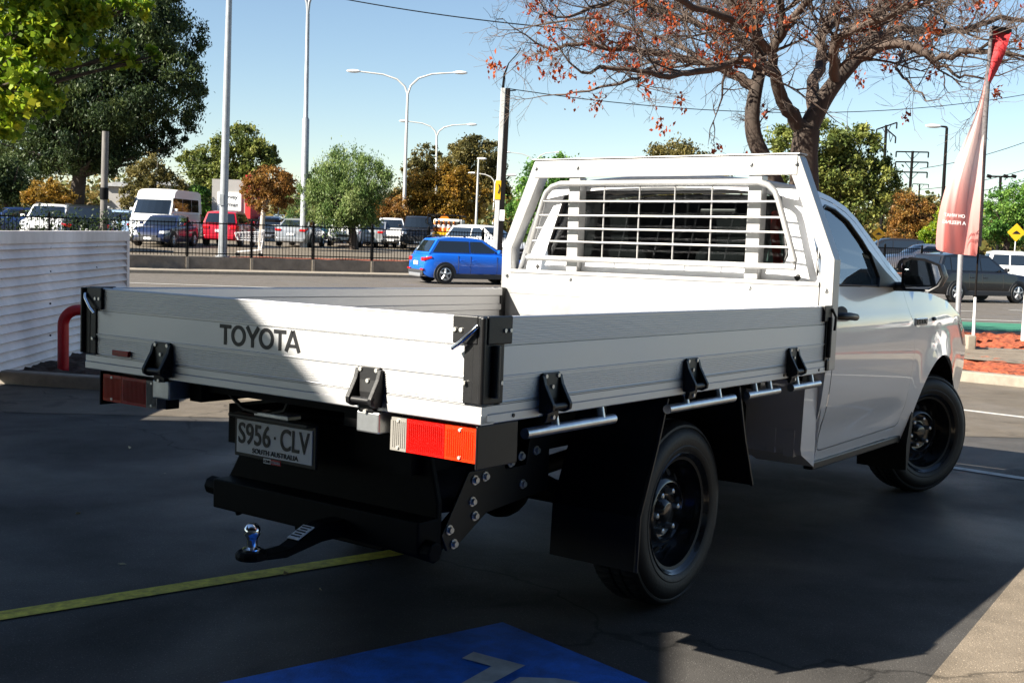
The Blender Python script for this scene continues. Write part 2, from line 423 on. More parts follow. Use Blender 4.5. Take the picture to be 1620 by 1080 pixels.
sheet('garden_path', [kl(1.2, 1.75), kl(9, 1.2), (15, 16.6), (3, 19)], M['apron'], .146)
wall_strip('kerb', [(2.0, 19.2), (5, 18.4), (9, 17.9), (16, 17.3)], lambda y: zg(y)-.1, lambda y: -.215, .16, M['wallc'], kind='structure')
lumpy('mulch', [(2.0, 19.3), (5, 18.5), (9, 18.0), (16, 17.4), (17, 21.5), (2.0, 21.5)], -.235, .045, M['mulch'], .11)
wall_strip('kerb', [(-14, 21.6), (2, 21.62), (18, 21.7), (60, 23.5)], lambda y: zg(y)-.2, lambda y: -.285, .5, M['conc'], kind='structure')
mb = MB(); mb.add([(x, y, ZR+.012) for x, y in ((-2, 26.3), (40, 27.2), (40, 30.4), (-2, 29.0))], [(0, 1, 2, 3)])
tag(mb.build('bike_lane', M['green']), kind='structure')
for p, q in (((-12, 33.2), (13.8, 34.6)), ((15.4, 36), (19.0, 36.4)), ((12, 41.0), (40, 43.6)), ((6, 30.2), (40, 31.3)), ((-30, 32.5), (-12, 33.2))):
    mb = MB(); p = Vector(p); q = Vector(q); n = Vector((-(q-p).y, (q-p).x)).normalized()*.09
    mb.add([(v.x, v.y, ZR+.018) for v in (p-n, q-n, q+n, p+n)], [(0, 1, 2, 3)])
    tag(mb.build('line_marking', M['linew']), kind='structure')

# ================================================================ THE UTE
truck = empty('flatbed_truck', label='white single cab ute with a bare aluminium drop-side tray and front wheels turned right', cat='ute')
RT = ((0.59214, -0.80584, -0.00004), (0.80566, 0.59201, 0.02061), (-0.01658, -0.01224, 0.99979))
truck.matrix_world = Matrix([[*RT[i], (0.0217, 4.79873, -0.10208)[i]] for i in range(3)]+[[0, 0, 0, 1]])
XR, XF, W_, ZT, ZB, ZL = -1.4154, 1.103, .916, 1.1376, .842, .895

def yside(x, z):
    if z < .95: y = .895-.06*((.95-z)/.5)**2
    elif z < 1.21: y = .895-.035*((z-.95)/.26)**1.6
    else: y = .860-.268*(z-1.21)-.05*(z-1.21)**2
    if x > 2.5: y -= .085*((x-2.5)/1.25)**2
    r = math.hypot((x-2.94)/.97, z-.36)
    if r > .40: y += .022*math.exp(-((r-.47)/.07)**2)
    # pressed line low on the door and a soft shoulder crease
    y += .007*math.exp(-((z-1.05)/.022)**2)*(1 if z < 1.2 else 0)
    y -= .012*math.exp(-((z-.56)/.06)**2)*min(1, max(0, (2.45-x)/.2))
    return y
def inner(p, k): return p
arch = [(2.94+.455*math.cos(a), .36+.475*math.sin(a)) for a in [R(-2+184*i/28) for i in range(29)]]
ROOF = [(1.20, 1.672), (1.33, 1.668), (1.50, 1.648), (1.68, 1.61), (1.79, 1.562), (1.89, 1.50), (2.0, 1.432), (2.11, 1.36), (2.28, 1.27), (2.42, 1.205)]
def side_outline():
    o = [(1.15, .42), (1.15, .80), (1.15, 1.21), (1.165, 1.45), (1.185, 1.60)]+ROOF
    o += [(2.75, 1.185), (3.1, 1.14), (3.40, 1.06), (3.58, .96), (3.70, .86), (3.75, .72), (3.74, .55), (3.68, .45), (3.5, .42), (3.40, .42)]
    o += arch + [(2.47, .345), (2.40, .40), (2.2, .415), (1.25, .41)]
    return o
DOOR = [(1.235, .475), (1.232, .80), (1.232, 1.21), (1.255, 1.45), (1.29, 1.60), (1.36, 1.633), (1.50, 1.617), (1.66, 1.577), (1.77, 1.53), (1.87, 1.463), (1.98, 1.395), (2.09, 1.322), (2.24, 1.245), (2.30, 1.13), (2.39, 1.0), (2.415, .86), (2.41, .58), (2.37, .49), (2.33, .475), (1.27, .462)]
WIN = [(1.30, 1.228), (1.31, 1.45), (1.335, 1.575), (1.40, 1.60), (1.51, 1.587), (1.66, 1.538), (1.79, 1.452), (1.88, 1.375), (2.02, 1.30), (2.14, 1.233), (1.9, 1.225)]
def gap(poly, d):
    c = Vector((sum(p[0] for p in poly)/len(poly), sum(p[1] for p in poly)/len(poly)))
    n = len(poly); out = []
    ar = sum(poly[i][0]*poly[(i+1) % n][1]-poly[(i+1) % n][0]*poly[i][1] for i in range(n))
    s = 1 if ar > 0 else -1
    for i in range(n):
        a, b, e = Vector(poly[i-1]), Vector(poly[i]), Vector(poly[(i+1) % n])
        t = ((b-a).normalized()+(e-b).normalized()).normalized(); out.append(tuple(b+Vector((t.y, -t.x))*s*d))
    return out
# body shell: both sides, roof, bonnet, nose, back wall in one mesh
mb = MB()
for s in (-1, 1):
    panel(side_outline(), [gap(DOOR, .0045)], lambda x, z: (x, s*yside(x, z), z), .05, mb)
# roof
def rz(x):
    for (a, za), (b, zb) in zip(ROOF, ROOF[1:]):
        if x <= b: return za+(zb-za)*(x-a)/(b-a)
    return ROOF[-1][1]
def roofp(x, u):      # u -1..1 across
    z0 = rz(x); y0 = yside(x, z0); e = 1-abs(u)**2.6
    return (x, u*y0, z0+.062*e)
xs = [1.20, 1.26, 1.33, 1.41, 1.50, 1.59, 1.66]
us = [-1+2*i/24 for i in range(25)]
mb.grid([[roofp(x, u) for u in us] for x in xs])
mb.grid([[(lambda p: (1.20-.035*(k/3), p[1]*(1-.02*k/3), p[2]-.02*k*k/3))(roofp(1.20, u)) for u in us] for k in range(4)])
# pillars beside the windscreen
def scr(t, u):        # windscreen surface: t 0 top .. 1 base
    x = 1.66+(2.42-1.66)*t; z0 = rz(x); y0 = yside(x, z0); e = 1-abs(u)**2.2
    return (x+(.04+.20*t)*e, u*y0, z0+.062*e*(1-t)+.02*e*t)
ts = [i/12 for i in range(13)]
for a, b in ((-1, -.9), (.9, 1)):
    mb.grid([[scr(t, a+(b-a)*k/4) for k in range(5)] for t in ts])
# bonnet and nose
BON = [(2.42, 1.205), (2.6, 1.197), (2.75, 1.185), (3.1, 1.14), (3.40, 1.06), (3.58, .96), (3.70, .86), (3.75, .72), (3.74, .55), (3.68, .45)]
rows = []
for x, z in BON:
    y0 = yside(x, z); t = max(0, (x-2.42)/1.33)
    rows.append([(x+(.24*(1-t)+.22*t)*(1-abs(u)**2.2), u*y0, z+(.035 if x < 3.3 else .012)*(1-abs(u)**2.5)) for u in us])
mb.grid(rows)
# back wall with the rear window opening
def xr_(y, z): return 1.105+.12*max(0, z-1.0)/.7+.05*(max(0, abs(y)-.60)/.25)**2
BW = [(-.86, .42), (-.885, .80), (-.872, 1.21), (-.80, 1.44), (-.735, 1.60), (-.68, 1.665), (-.40, 1.695), (.40, 1.695), (.68, 1.665), (.735, 1.60), (.80, 1.44), (.872, 1.21), (.885, .80), (.86, .42)]
RW = [(-.655, 1.315), (-.665, 1.36), (-.60, 1.625), (-.57, 1.65), (.57, 1.65), (.60, 1.625), (.665, 1.36), (.655, 1.315)]
panel(BW, [RW], lambda y, z: (xr_(y, z), y, z), .06, mb)
# floor, rocker tails under the back corners
mb.bx(1.14, 2.5, -.80, .80, .43, .46)
for s in (-1, 1):
    mb.prism([(1.15, .40), (1.0, .47), (.985, .50), (1.0, .80), (1.12, .80), (1.15, .8)], lambda x, z, t: (x, s*t, z), .58, .862)
    mb.bx(.985, 1.05, s*.70, s*.74, .47, .58); mb.bx(.985, 1.05, s*.78, s*.83, .46, .58)
body = mb.build('cab_body', M['paint'], truck, smooth=38)
md = body.modifiers.new('w', 'WEIGHTED_NORMAL'); md.keep_sharp = True
# wheel arch liners (dark)
mb = MB()
for s in (-1, 1):
    mb.grid([[(2.94+.47*math.cos(a), s*y, .36+.49*math.sin(a)) for y in (.50, .86)] for a in [R(-5+190*i/20) for i in range(21)]])
    mb.bx(2.5, 3.4, s*.49, s*.50, .35, .85)
    mb.prism([(2.44, .36), (2.50, .55), (2.53, .55), (2.50, .30), (2.475, .22), (2.455, .22)], lambda x, z, t: (x, s*t, z), .60, .875)
mb.build('wheel_arch_liner', M['flap'], truck)
# sills
mb = MB()
for s in (-1, 1): mb.bx(1.2, 2.44, s*.79, s*.84, .375, .412)
pieces(mb, 'sill_trim', M['bplastic'], truck, bevel=.006)
# rear window and windscreen
panel(gap(RW, -.012), [], lambda y, z: (xr_(y, z)+.004, y, z), .12).build('rear_window', M['g_dark'], truck, smooth=60)
mb = MB(); mb.grid([[scr(t, -.9+1.8*k/16) for k in range(17)] for t in ts]); mb.build('windscreen', M['g_clear'], truck, smooth=60)
# window rubber round the rear glass
mb = MB(); pth = [(xr_(y, z)-.001, y, z) for y, z in gap(RW, .004)]; mb.tube(pth, .008, 6, closed=True); mb.build('window_seal', M['bplastic'], truck, smooth=60)
# third-row details: doors
for s in (-1, 1):
    d = panel(DOOR, [WIN], lambda x, z: (x, s*(yside(x, z)+.001), z), .045).build('door', M['paint'], truck, smooth=38)
    panel(gap(WIN, .01), [], lambda x, z: (x, s*(yside(x, z)-.008), z), .12).build('side_window', M['g_clear'], d, smooth=60)
    mb = MB(); mb.tube([(x, s*(yside(x, z)+.001), z) for x, z in gap(WIN, -.001)], .0075, 6, closed=True); mb.build('window_seal', M['bplastic'], d, smooth=60)
    SAIL = [(1.84, 1.40), (1.90, 1.365), (2.02, 1.30), (2.17, 1.235), (2.10, 1.218), (1.86, 1.222), (1.90, 1.27)]
    mb = MB(); mb.prism(SAIL, lambda x, z, t: (x, s*(yside(x, z)+t), z), -.004, .016); mb.build('mirror_sail', M['bplastic'], d, bevel=.004)
    # handle with its cup
    mb = MB(); mb.sphere((1.345, s*(yside(1.34, 1.085)-.006), 1.085), 1, 20, 10, (.095, .008, .048)); cup = mb.build('handle_cup', M['dark'], d, smooth=60)
    mb = MB(); yy = s*(yside(1.34, 1.085)+.034)
    mb.tube([(1.225, yy-s*.03, 1.088), (1.245, yy, 1.09), (1.34, yy+s*.004, 1.088), (1.43, yy, 1.082), (1.455, yy-s*.03, 1.08)], [.012, .017, .018, .017, .012], 10); mb.build('door_handle', M['bplastic'], d, smooth=60)
    # mirror
    mb = MB(); y0 = s*.925; prof = [(0, 1.206), (.13, 1.208), (.175, 1.235), (.20, 1.285), (.175, 1.345), (.10, 1.372), (.02, 1.378), (-.012, 1.36), (-.015, 1.23)]
    c0 = (.09, 1.29)
    rings = []
    for dx, k in ((0, .93), (-.004, 1.0), (.03, 1.04), (.08, .97), (.115, .78), (.13, .45)):
        rings.append([(2.08+dx, y0+s*(c0[0]+(a-c0[0])*k), c0[1]+(b-c0[1])*k) for a, b in prof])
    n = len(prof)
    for r0, r1 in zip(rings, rings[1:]): mb.add(r0+r1, [(i, (i+1) % n, n+(i+1) % n, n+i) for i in range(n)])
    mb.add(rings[-1], [tuple(range(n))]); mb.add(rings[0], [tuple(range(n))])
    mb.tube([(2.13, s*.85, 1.225), (2.13, s*.95, 1.228)], .024, 8)
    mir = mb.build('side_mirror', M['bplastic'], truck, smooth=50)
    mb = MB(); pp = [(2.074, y0+s*(c0[0]+(a-c0[0])*.86), c0[1]+(b-c0[1])*.86) for a, b in prof]; mb.add(pp, [tuple(range(n))]); mb.build('mirror_glass', M['mirror'], mir)
# badge and fuel/indicator details
mb = MB(); x0 = 2.20
bd = MB().box((2.50, -yside(2.5, 1.035)-.004, 1.035), (.20, .008, .04)).build('name_badge', M['chrome'], truck, bevel=.003)
text('HILUX', 'lettering', M['ink'], bd, (2.50, -yside(2.5, 1.035)-.0085, 1.035), (1, 0, 0), (0, 0, 1), .17, .026, .02)
mb = MB(); mb.sphere((2.74, -yside(2.74, 1.04)-.001, 1.045), 1, 14, 8, (.032, .012, .012)); mb.build('side_repeater', M['bplastic'], truck, smooth=60)
for s in (-1, 1):
    mb = MB(); q = [(3.36, 1.03), (3.48, .985), (3.60, .92), (3.68, .85), (3.60, .86), (3.45, .95)]
    panel(q, [], lambda x, z: (x, s*(yside(x, z)+.006), z), .06, mb); mb.build('headlight', M['lens_w'], truck, smooth=60)
mb = MB(); mb.box((4.0, 0, .78), (.05, 1.2, .22)); mb.build('grille', M['bplastic'], truck, bevel=.02)
# lettered dealer sticker behind the right C pillar
mb = MB(); mb.sphere((1.178, -yside(1.178, 1.36)-.0005, 1.35), 1, 20, 8, (.022, .003, .085)); vs_ = mb.build('pillar_sticker', M['bplastic'], truck, smooth=60)
mb = MB(); mb.tube([(1.175+.012*math.cos(a), -yside(1.178, 1.36)-.004, 1.35+.055*math.sin(a)) for a in [R(15*i) for i in range(24)]], .0025, 5, closed=True); mb.build('sticker_ring', M['white'], vs_)
# interior
mb = MB(); mb.box((2.2, 0, 1.02), (.35, 1.45, .32)); mb.bx(1.15, 2.5, -.78, .78, .47, .52); mb.bx(1.16, 1.2, -.75, .75, .5, 1.28); mb.build('dashboard', M['dark'], truck, bevel=.06)
for y in (-.38, .38):
    mb = MB(); mb.box((1.62, y, .80), (.50, .50, .16)); mb.box((1.36, y, 1.10), (.13, .50, .58), (0, -.12, 0))
    st = mb.build('seat', M['seat'], truck, bevel=.05, seg=3, smooth=60)
    mb = MB(); mb.box((1.325, y, 1.475), (.09, .26, .15), (0, -.1, 0)); mb.tube([(1.33, y-.05, 1.3), (1.325, y-.05, 1.42)], .008, 6); mb.tube([(1.33, y+.05, 1.3), (1.325, y+.05, 1.42)], .008, 6)
    mb.build('headrest', M['seat'], st, bevel=.03, seg=3, smooth=60)
    s = 1 if y > 0 else -1
    mb = MB(); mb.tube([(1.27, s*.60, 1.24), (1.255, s*.585, 1.36), (1.26, s*.565, 1.47), (1.30, s*.55, 1.56)], .022, 6); mb.tube([(1.27, s*.60, 1.24), (1.30, s*.48, 1.25)], .026, 6)
    mb.build('seat_belt', M['redb'], st, smooth=60)
mb = MB(); mb.box((1.262, -.575, 1.40), (.004, .07, .16), (R(8), 0, 0)); mb.build('window_card', pm('pale_card', (.30, .45, .40), .5), truck)
mb = MB(); mb.tube([Vector((1.93, -.38, 1.13))+Vector((.045*math.sin(a), .185*math.cos(a), .175*math.sin(a))) for a in [R(15*i) for i in range(24)]], .016, 8, closed=True); mb.tube([(1.93, -.38, 1.13), (2.1, -.38, 1.07)], .03, 8); mb.tube([(1.93, -.55, 1.13), (1.93, -.21, 1.13)], .018, 6); mb.build('steering_wheel', M['dark'], truck, smooth=60)
mb = MB(); mb.box((1.80, 0, 1.575), (.03, .22, .06)); mb.build('rear_view_mirror', M['bplastic'], truck, bevel=.01)

# ---------------- tray
def ribs(pts, z1, z0, n, a0, a1):
    for i in range(n):
        t0 = z1+(z0-z1)*(i+.15)/n; t1 = z1+(z0-z1)*(i+.5)/n; t2 = z1+(z0-z1)*(i+.65)/n; t3 = z1+(z0-z1)*(i+1)/n
        pts += [(a0, t0), (a0, t1), (a1, t2), (a1, t3)]
def board_prof():
    p = [(.004, ZT), (.023, ZT), (.025, ZT-.003)]
    ribs(p, 1.131, 1.064, 9, .0245, .0228)
    p += [(.0245, 1.063), (.0245, 1.0605), (.016, 1.060), (.016, 1.056), (.0245, 1.0555), (.0245, .9735), (.0285, .972), (.0285, .9685), (.0245, .967)]
    ribs(p, .963, .902, 9, .0245, .0228)
    p += [(.0245, .8995), (.018, .899), (.018, .8965), (.0245, .896), (.0245, .8935), (.002, .8935)]
    p += [(.002, .93), (.009, .935), (.009, .955), (.002, .957), (.002, 1.02), (-.006, 1.024), (-.006, 1.05), (.002, 1.054), (.002, 1.095), (-.010, 1.10), (-.010, ZT-.004), (-.006, ZT)]
    return p
BP = board_prof()
hinge_bolts = M['bolt']
def hinge(parent, fn):
    """fn(a across, o outwards, z) -> truck coords"""
    mb = MB()
    def pr(pts, lo, hi): mb.prism(pts, lambda o, z, t: fn(t, o, z), lo, hi)
    pr([(.0, .970), (.009, .970), (.011, .93), (.016, .895), (.016, .872), (.0, .872)], -.044, .044)
    for a, b in ((-.056, -.036), (.036, .056)):
        k0, k1 = (a, b)
        pr([(.0, .963), (.012, .963), (.020, .935), (.040, .900), (.052, .880), (.050, .862), (.030, .852), (0, .852)], *((a+.004, b) if a < 0 else (a, b-.004)))
    pr([(.0, .872), (.020, .872), (.018, .84), (.012, .823), (0, .823)], -.030, .030)
    vs0 = [fn(-.055, .036, .872), fn(.055, .036, .872)]
    mb.cyl(vs0[0], vs0[1], .011, 10)
    h = mb.build('hinge', M['bplastic'], parent, bevel=.003)
    mb = MB()
    for a, z, o in ((-.032, .960, .009), (.032, .960, .009), (0, .928, .011), (0, .838, .018)):
        mb.cyl(fn(a, o-.002, z), fn(a, o+.005, z), .0065, 8)
    pieces(mb, 'screw', M['bolt'], h)
    return h
# drop sides
for s in (-1, 1):
    mb = MB(); mb.prism(BP, lambda a, z, t: (t, s*(W_-.0245+a), z), XR+.085, XF-.045)
    sb = mb.build('side_board', M['alu'], truck)
    for hx in (-1.09, -.205, .70):
        hinge(sb, lambda a, o, z: (hx+a, s*(W_+o), z))
# tail gate
mb = MB(); mb.prism(BP, lambda a, z, t: (XR+.0245-a, t, z), -W_+.058, W_-.058)
gate = mb.build('tail_gate', M['alu'], truck)
for hy in (.468, -.503): hinge(gate, lambda a, o, z: (XR-o, hy+a, z))
def strokes_word():
    """T O Y O T A drawn as thick strokes; returns mesh in (u, v) 0..1"""
    mb = MB(); th = .19
    def bar(p, q, w=th):
        p = Vector(p); q = Vector(q); d = (q-p).normalized(); n = Vector((-d.y, d.x))*w/2
        mb.prism([tuple(p+n), tuple(p-n), tuple(q-n), tuple(q+n)], lambda a, b, t: (a, b, t), 0, 1)
    def ring(cx, rx, ry):
        k = 28
        for i in range(k):
            a0, a1 = 2*math.pi*i/k, 2*math.pi*(i+1)/k
            mb.prism([(cx+rx*math.cos(a0), .5+ry*math.sin(a0)), (cx+rx*math.cos(a1), .5+ry*math.sin(a1)), (cx+(rx-th)*math.cos(a1), .5+(ry-th*.95)*math.sin(a1)), (cx+(rx-th)*math.cos(a0), .5+(ry-th*.95)*math.sin(a0))], lambda a, b, t: (a, b, t), 0, 1)
    x = 0
    def T(x): bar((x, 1-th/2), (x+.80, 1-th/2)); bar((x+.40, .905), (x+.40, 0))
    T(0); ring(1.32, .50, .52)
    bar((1.90, 1), (2.29, .44), .20); bar((2.68, 1), (2.29, .44), .20); bar((2.29, .50), (2.29, 0))
    ring(3.22, .50, .52); T(3.72)
    bar((4.52, 0), (4.93, 1), .20); bar((5.36, 0), (4.95, 1), .20); bar((4.70, .28), (5.18, .28), .16)
    return mb
mb = strokes_word(); kx = .375/5.36
mb.v = [(XR-.0005-.001*t, .176-u*kx, .985+v*.066) for u, v, t in mb.v]
mb.build('lettering', M['ink'], gate)
mb = MB(); mb.box((XR-.006, .70, .913), (.012, .095, .02)); mb.build('reflector', M['lens_r'], gate, bevel=.002)
# corner posts with latches
for s in (-1, 1):
    mb = MB()
    mb.bx(XR-.006, XR+.03, s*(W_-.062), s*(W_+.002), .897, ZT+.002)
    mb.bx(XR-.008, XR+.092, s*(W_-.03), s*(W_+.006), .897, ZT+.002)
    mb.bx(XR-.011, XR+.0, s*(W_-.100), s*(W_-.012), 1.062, ZT+.003)
    mb.bx(XR+.01, XR+.122, s*(W_), s*(W_+.010), 1.062, ZT+.003)
    mb.tube([(XR-.012, s*(W_+.008), .90), (XR-.012, s*(W_+.008), ZT)], .010, 8)
    mb.tube([(XR+.045, s*(W_+.012), .915), (XR+.045, s*(W_+.012), 1.06)], .014, 8)
    cp = mb.build('corner_post', M['bplastic'], truck, bevel=.004)
    mb = MB(); mb.tube([(XR-.014, s*(W_-.008), 1.115), (XR-.022, s*(W_-.02), 1.10), (XR-.028, s*(W_-.06), 1.065), (XR-.028, s*(W_-.085), 1.048)], .0065, 8); mb.build('latch_lever', M['chrome'], cp, smooth=60)
    mb = MB()
    for y, z in ((.090, 1.10), (.068, 1.10), (.052, .955)): mb.cyl((XR-.010, s*(W_-y), z), (XR-.016, s*(W_-y), z), .006, 8)
    for x, z in ((.110, 1.10), (.085, 1.10), (.075, .955)): mb.cyl((XR+x, s*(W_+.008), z), (XR+x, s*(W_+.014), z), .006, 8)
    pieces(mb, 'screw', M['bolt'], cp)
    mb = MB(); mb.bx(XF-.048, XF-.005, s*(W_-.03), s*(W_+.008), .897, ZT+.004); mb.bx(XF-.085, XF+.002, s*(W_-.01), s*(W_+.013), 1.07, ZT+.004); mb.tube([(XF-.028, s*(W_+.014), .91), (XF-.028, s*(W_+.014), 1.09)], .012, 8)
    mb.bx(XF-.03, XF+.0, s*(W_), s*(W_+.012), .85, .90)
    fp = mb.build('corner_post', M['bplastic'], truck, bevel=.004)
    mb = MB(); mb.tube([(XF-.012, s*(W_+.016), 1.125), (XF+.01, s*(W_+.026), 1.09), (XF+.012, s*(W_+.022), 1.03)], .006, 8); mb.build('latch_lever', M['bplastic'], fp, smooth=60)
# floor, edge rails
mb = MB(); mb.bx(XR+.02, XF, -W_+.02, W_-.02, .852, .893); fl = mb.build('tray_floor', M['aluw'], truck)
mb = MB()
rp = [(.0, .892), (.0265, .892), (.0265, .871), (.0245, .8695), (.0265, .868), (.0285, .867), (.0285, .845), (.026, ZB), (-.03, ZB), (-.03, .848), (0, .85)]
for s in (-1, 1): mb.prism(rp, lambda a, z, t: (t, s*(W_-.0245+a), z), XR+.0005, XF)
mb.prism(rp, lambda a, z, t: (XR+.0245-a, t, z), -W_-.004, W_+.004)
mb.build('edge_rail', M['alu'], fl)
mb = MB()
for x, z in ((-1.27, .858), (-1.12, .858), (.62, .858), (1.0, .858), (.75, .878)): mb.cyl((x, -W_-.002, z), (x, -W_-.0065, z), .006, 8)
pieces(mb, 'screw', M['ink'], fl)
mb = MB(); mb.bx(XR+.06, XF-.05, -.40, -.34, .77, .852); mb.bx(XR+.06, XF-.05, .34, .40, .77, .852)
for x in (-1.30, -.7, -.1, .5, 1.0): mb.bx(x-.03, x+.03, -.86, .86, .805, .852)
pieces(mb, 'tray_bearer', M['bsteel'], truck)
for hy in (.468, -.503):
    mb = MB(); mb.bx(XR-.016, XR+.10, hy-.052, hy+.038, .775, .838); mb.build('hinge_block', M['zinc'], truck, bevel=.005)
# rope rails
for s in (-1, 1):
    for a, b, posts in ((-1.19, -.70, (-1.03, -.77)), (-.34, .18, (-.20, .06)), (.30, .60, (.38, .52)), (.735, 1.04, (.80, .96))):
        mb = MB(); y = s*.905
        mb.tube([(a, y, .795), (b, y, .795)], .0165, 12)
        for q in posts: mb.tube([(q, y-s*.01, .845), (q, y, .80)], .013, 10)
        mb.build('rope_rail', M['zinc'], truck, smooth=50)
# headboard frame
SH = [(1.243, .925), (.862, .925)]
mb = MB()
for s in (-1, 1):
    LEG = [(.85, .925), (1.345, .925), (1.805, .735), (1.805, .662), (1.352, .862), (.85, .862)]
    mb.prism([(y, z) for z, y in LEG], lambda y, z, t: (t, s*y, z), XF, XF+.075)
mb.prism([(XF-.004, 1.812), (XF+.075, 1.812), (XF+.075, 1.735), (XF-.004, 1.722)], lambda x, z, t: (x, t, z), -.728, .728)
mb.prism([(XF-.012, 1.814), (XF+.08, 1.814), (XF+.08, 1.8145+.006), (XF-.012, 1.820)], lambda x, z, t: (x, t, z), -.74, .74)
for y in (.478, -.523): mb.bx(XF+.004, XF+.066, y-.034, y+.034, 1.2435, 1.7225)
hb = mb.build('headboard', M['aluw'], truck, bevel=.005)
mb = MB(); pp = [(.0, 1.243), (.012, 1.243)]
z = 1.243
mb.prism([(XF-.004, 1.2425), (XF-.010, 1.238), (XF-.010, 1.225), (XF-.004, 1.222), (XF-.004, 1.113), (XF-.001, 1.112), (XF-.001, 1.108), (XF-.004, 1.107), (XF-.004, 1.003), (XF-.001, 1.002), (XF-.001, .998), (XF-.004, .997), (XF-.004, .8935), (XF+.02, .8935), (XF+.02, 1.2425)], lambda x, z, t: (x, t, z), -.861, .861)
mb.build('headboard_sheet', M['aluw'], hb)
mb = MB()
for y, z in ((.72, 1.775), (-.72, 1.775), (.46, 1.775), (-.50, 1.775), (.89, 1.21), (-.89, 1.21), (.478, 1.205), (-.523, 1.205)): mb.cyl((XF-.004, y, z), (XF-.014, y, z), .009, 8)
pieces(mb, 'bolt', M['zinc'], hb)
# mesh guard
XM = XF-.022
fr = [(.742, 1.305), (.735, 1.33), (.655, 1.60), (.635, 1.645), (.60, 1.675), (.55, 1.69), (-.55, 1.69), (-.60, 1.675), (-.635, 1.645), (-.655, 1.60), (-.748, 1.33), (-.752, 1.305)]
def wid(z): return .742-(z-1.305)*.30
mb = MB()
n_ = len(fr)
for i in range(n_):
    pass
mb.tube([(XM, y, z) for y, z in fr], .0150, 8, closed=True)
mg = mb.build('mesh_guard', M['aluw'], hb, smooth=50)
mb = MB()
for z in (1.600, 1.528, 1.461, 1.394): mb.tube([(XM-.006, wid(z)-.01, z), (XM-.006, -wid(z)-.002, z)], .0052, 8)
for y in (.282, .078, -.118, -.316): mb.tube([(XM+.006, y, 1.31), (XM+.006, y, 1.688)], .0042, 8)
for y in (.478, -.523):
    for z in (1.600, 1.528, 1.461, 1.394): mb.bx(XM+.004, XF+.006, y-.036, y+.036, z-.004, z+.004)
mb.build('mesh_bar', M['aluw'], hb, smooth=50)
# ---------------- running gear
def make_wheel(name='wheel'):
    """wheel at its own origin, axle along Y, outer face towards -Y"""
    fn = lambda x, z, h: (x, h, z)
    rim = MB().lathe([(.236, -.006), (.232, -.010), (.225, -.004), (.218, .006), (.206, .012), (.203, .045), (.196, .055), (.190, .10), (.178, .112), (.168, .098), (.150, .074), (.132, .060), (.122, .048), (.113, .046), (.106, .056), (.100, .072), (.070, .076), (.060, .074), (.052, .060), (.036, .046), (.030, .044), (.0, .044)], fn, 48)
    rim.lathe([(.236, -.006), (.236, .20), (.19, .18), (.178, .112)], fn, 48)
    r_ = rim.build(name, M['rimb'], None, smooth=40)
    prof = [(.205, .19), (.236, .198), (.29, .215), (.325, .205), (.345, .188), (.3552, .165), (.3552, .118), (.347, .117), (.347, .106), (.3552, .105), (.356, .072), (.348, .071), (.348, .060), (.3552, .059), (.3545, .030), (.349, .014), (.338, .002), (.330, .000), (.326, .004), (.318, -.006), (.300, -.015), (.280, -.017), (.262, -.013), (.258, -.015), (.245, -.012), (.236, -.006), (.225, .004), (.205, .010)]
    t = MB(); N = 144; P = len(prof); vs = []; fs = []
    for k in range(N):
        a = 2*math.pi*k/N
        for i, (rr, h) in enumerate(prof):
            if k % 2 and rr > .3435 : rr -= .005
            vs.append((rr*math.cos(a), h, rr*math.sin(a)))
    for k in range(N):
        for i in range(P-1): fs.append((k*P+i, ((k+1) % N)*P+i, ((k+1) % N)*P+i+1, k*P+i+1))
    t.add(vs, fs); t.build('tyre', M['rubber'], r_, smooth=28)
    d = MB()
    for k in range(14):
        a = 2*math.pi*(k+.5)/14; c = Vector((math.cos(a)*.149, 0, math.sin(a)*.149)); nn = Vector((math.cos(a)*.55, -1, math.sin(a)*.55)).normalized()
        p = c+Vector((0, .073, 0)); d.cyl(p+nn*.0005, p+nn*.0035, .0155, 12)
    pieces(d, 'vent_hole', M['dark'], r_)
    for k in range(6):
        a = 2*math.pi*k/6+.3; x, z = math.cos(a)*.080, math.sin(a)*.080
        MB().tube([(x, .076, z), (x, .045, z), (x, .042, z)], [.013, .012, .006], 6).build('wheel_nut', M['zinc'], r_)
    return r_
wh = make_wheel()
wh.parent = truck; wh.location = (0, -.790, .3552); wh.rotation_euler = (0, R(12), 0)
def put_wheel(x, y, rz_):
    c = copy_tree(wh, truck); c.location = (x, y, .3552); c.rotation_euler = (0, R(40*x), rz_); return c
put_wheel(0, .790, math.pi)
f1 = put_wheel(3.06, -.80, R(-24)); put_wheel(3.06, .80, math.pi-R(24))
f1.location.y += 0
# guards over the back wheels
for s in (-1, 1):
    mb = MB(); y0, y1 = .53, .885
    def strip(pts, th=.012):
        n = len(pts)
        for (x0, z0), (x1, z1) in zip(pts, pts[1:]):
            d = Vector((x1-x0, z1-z0)).normalized(); o = Vector((-d.y, d.x))*th
            mb.prism([(x0, z0), (x1, z1), (x1+o.x, z1+o.y), (x0+o.x, z0+o.y)], lambda x, z, t: (x, s*t, z), y0, y1)
    strip([(-.315, .83), (-.375, .66), (-.475, .43), (-.482, .24)])
    strip([(.255, .83), (.33, .62), (.425, .42)])
    mb.build('mudguard', M['flap'], truck)
    mb = MB()
    for pts in ([(-.313, .83), (-.373, .66), (-.473, .43), (-.480, .24)], [(.262, .83), (.337, .62), (.43, .42)]):
        mb.tube([(x, s*.888, z) for x, z in pts], .008, 6)
    pieces(mb, 'guard_edge', M['bplastic'], truck, smooth=60)
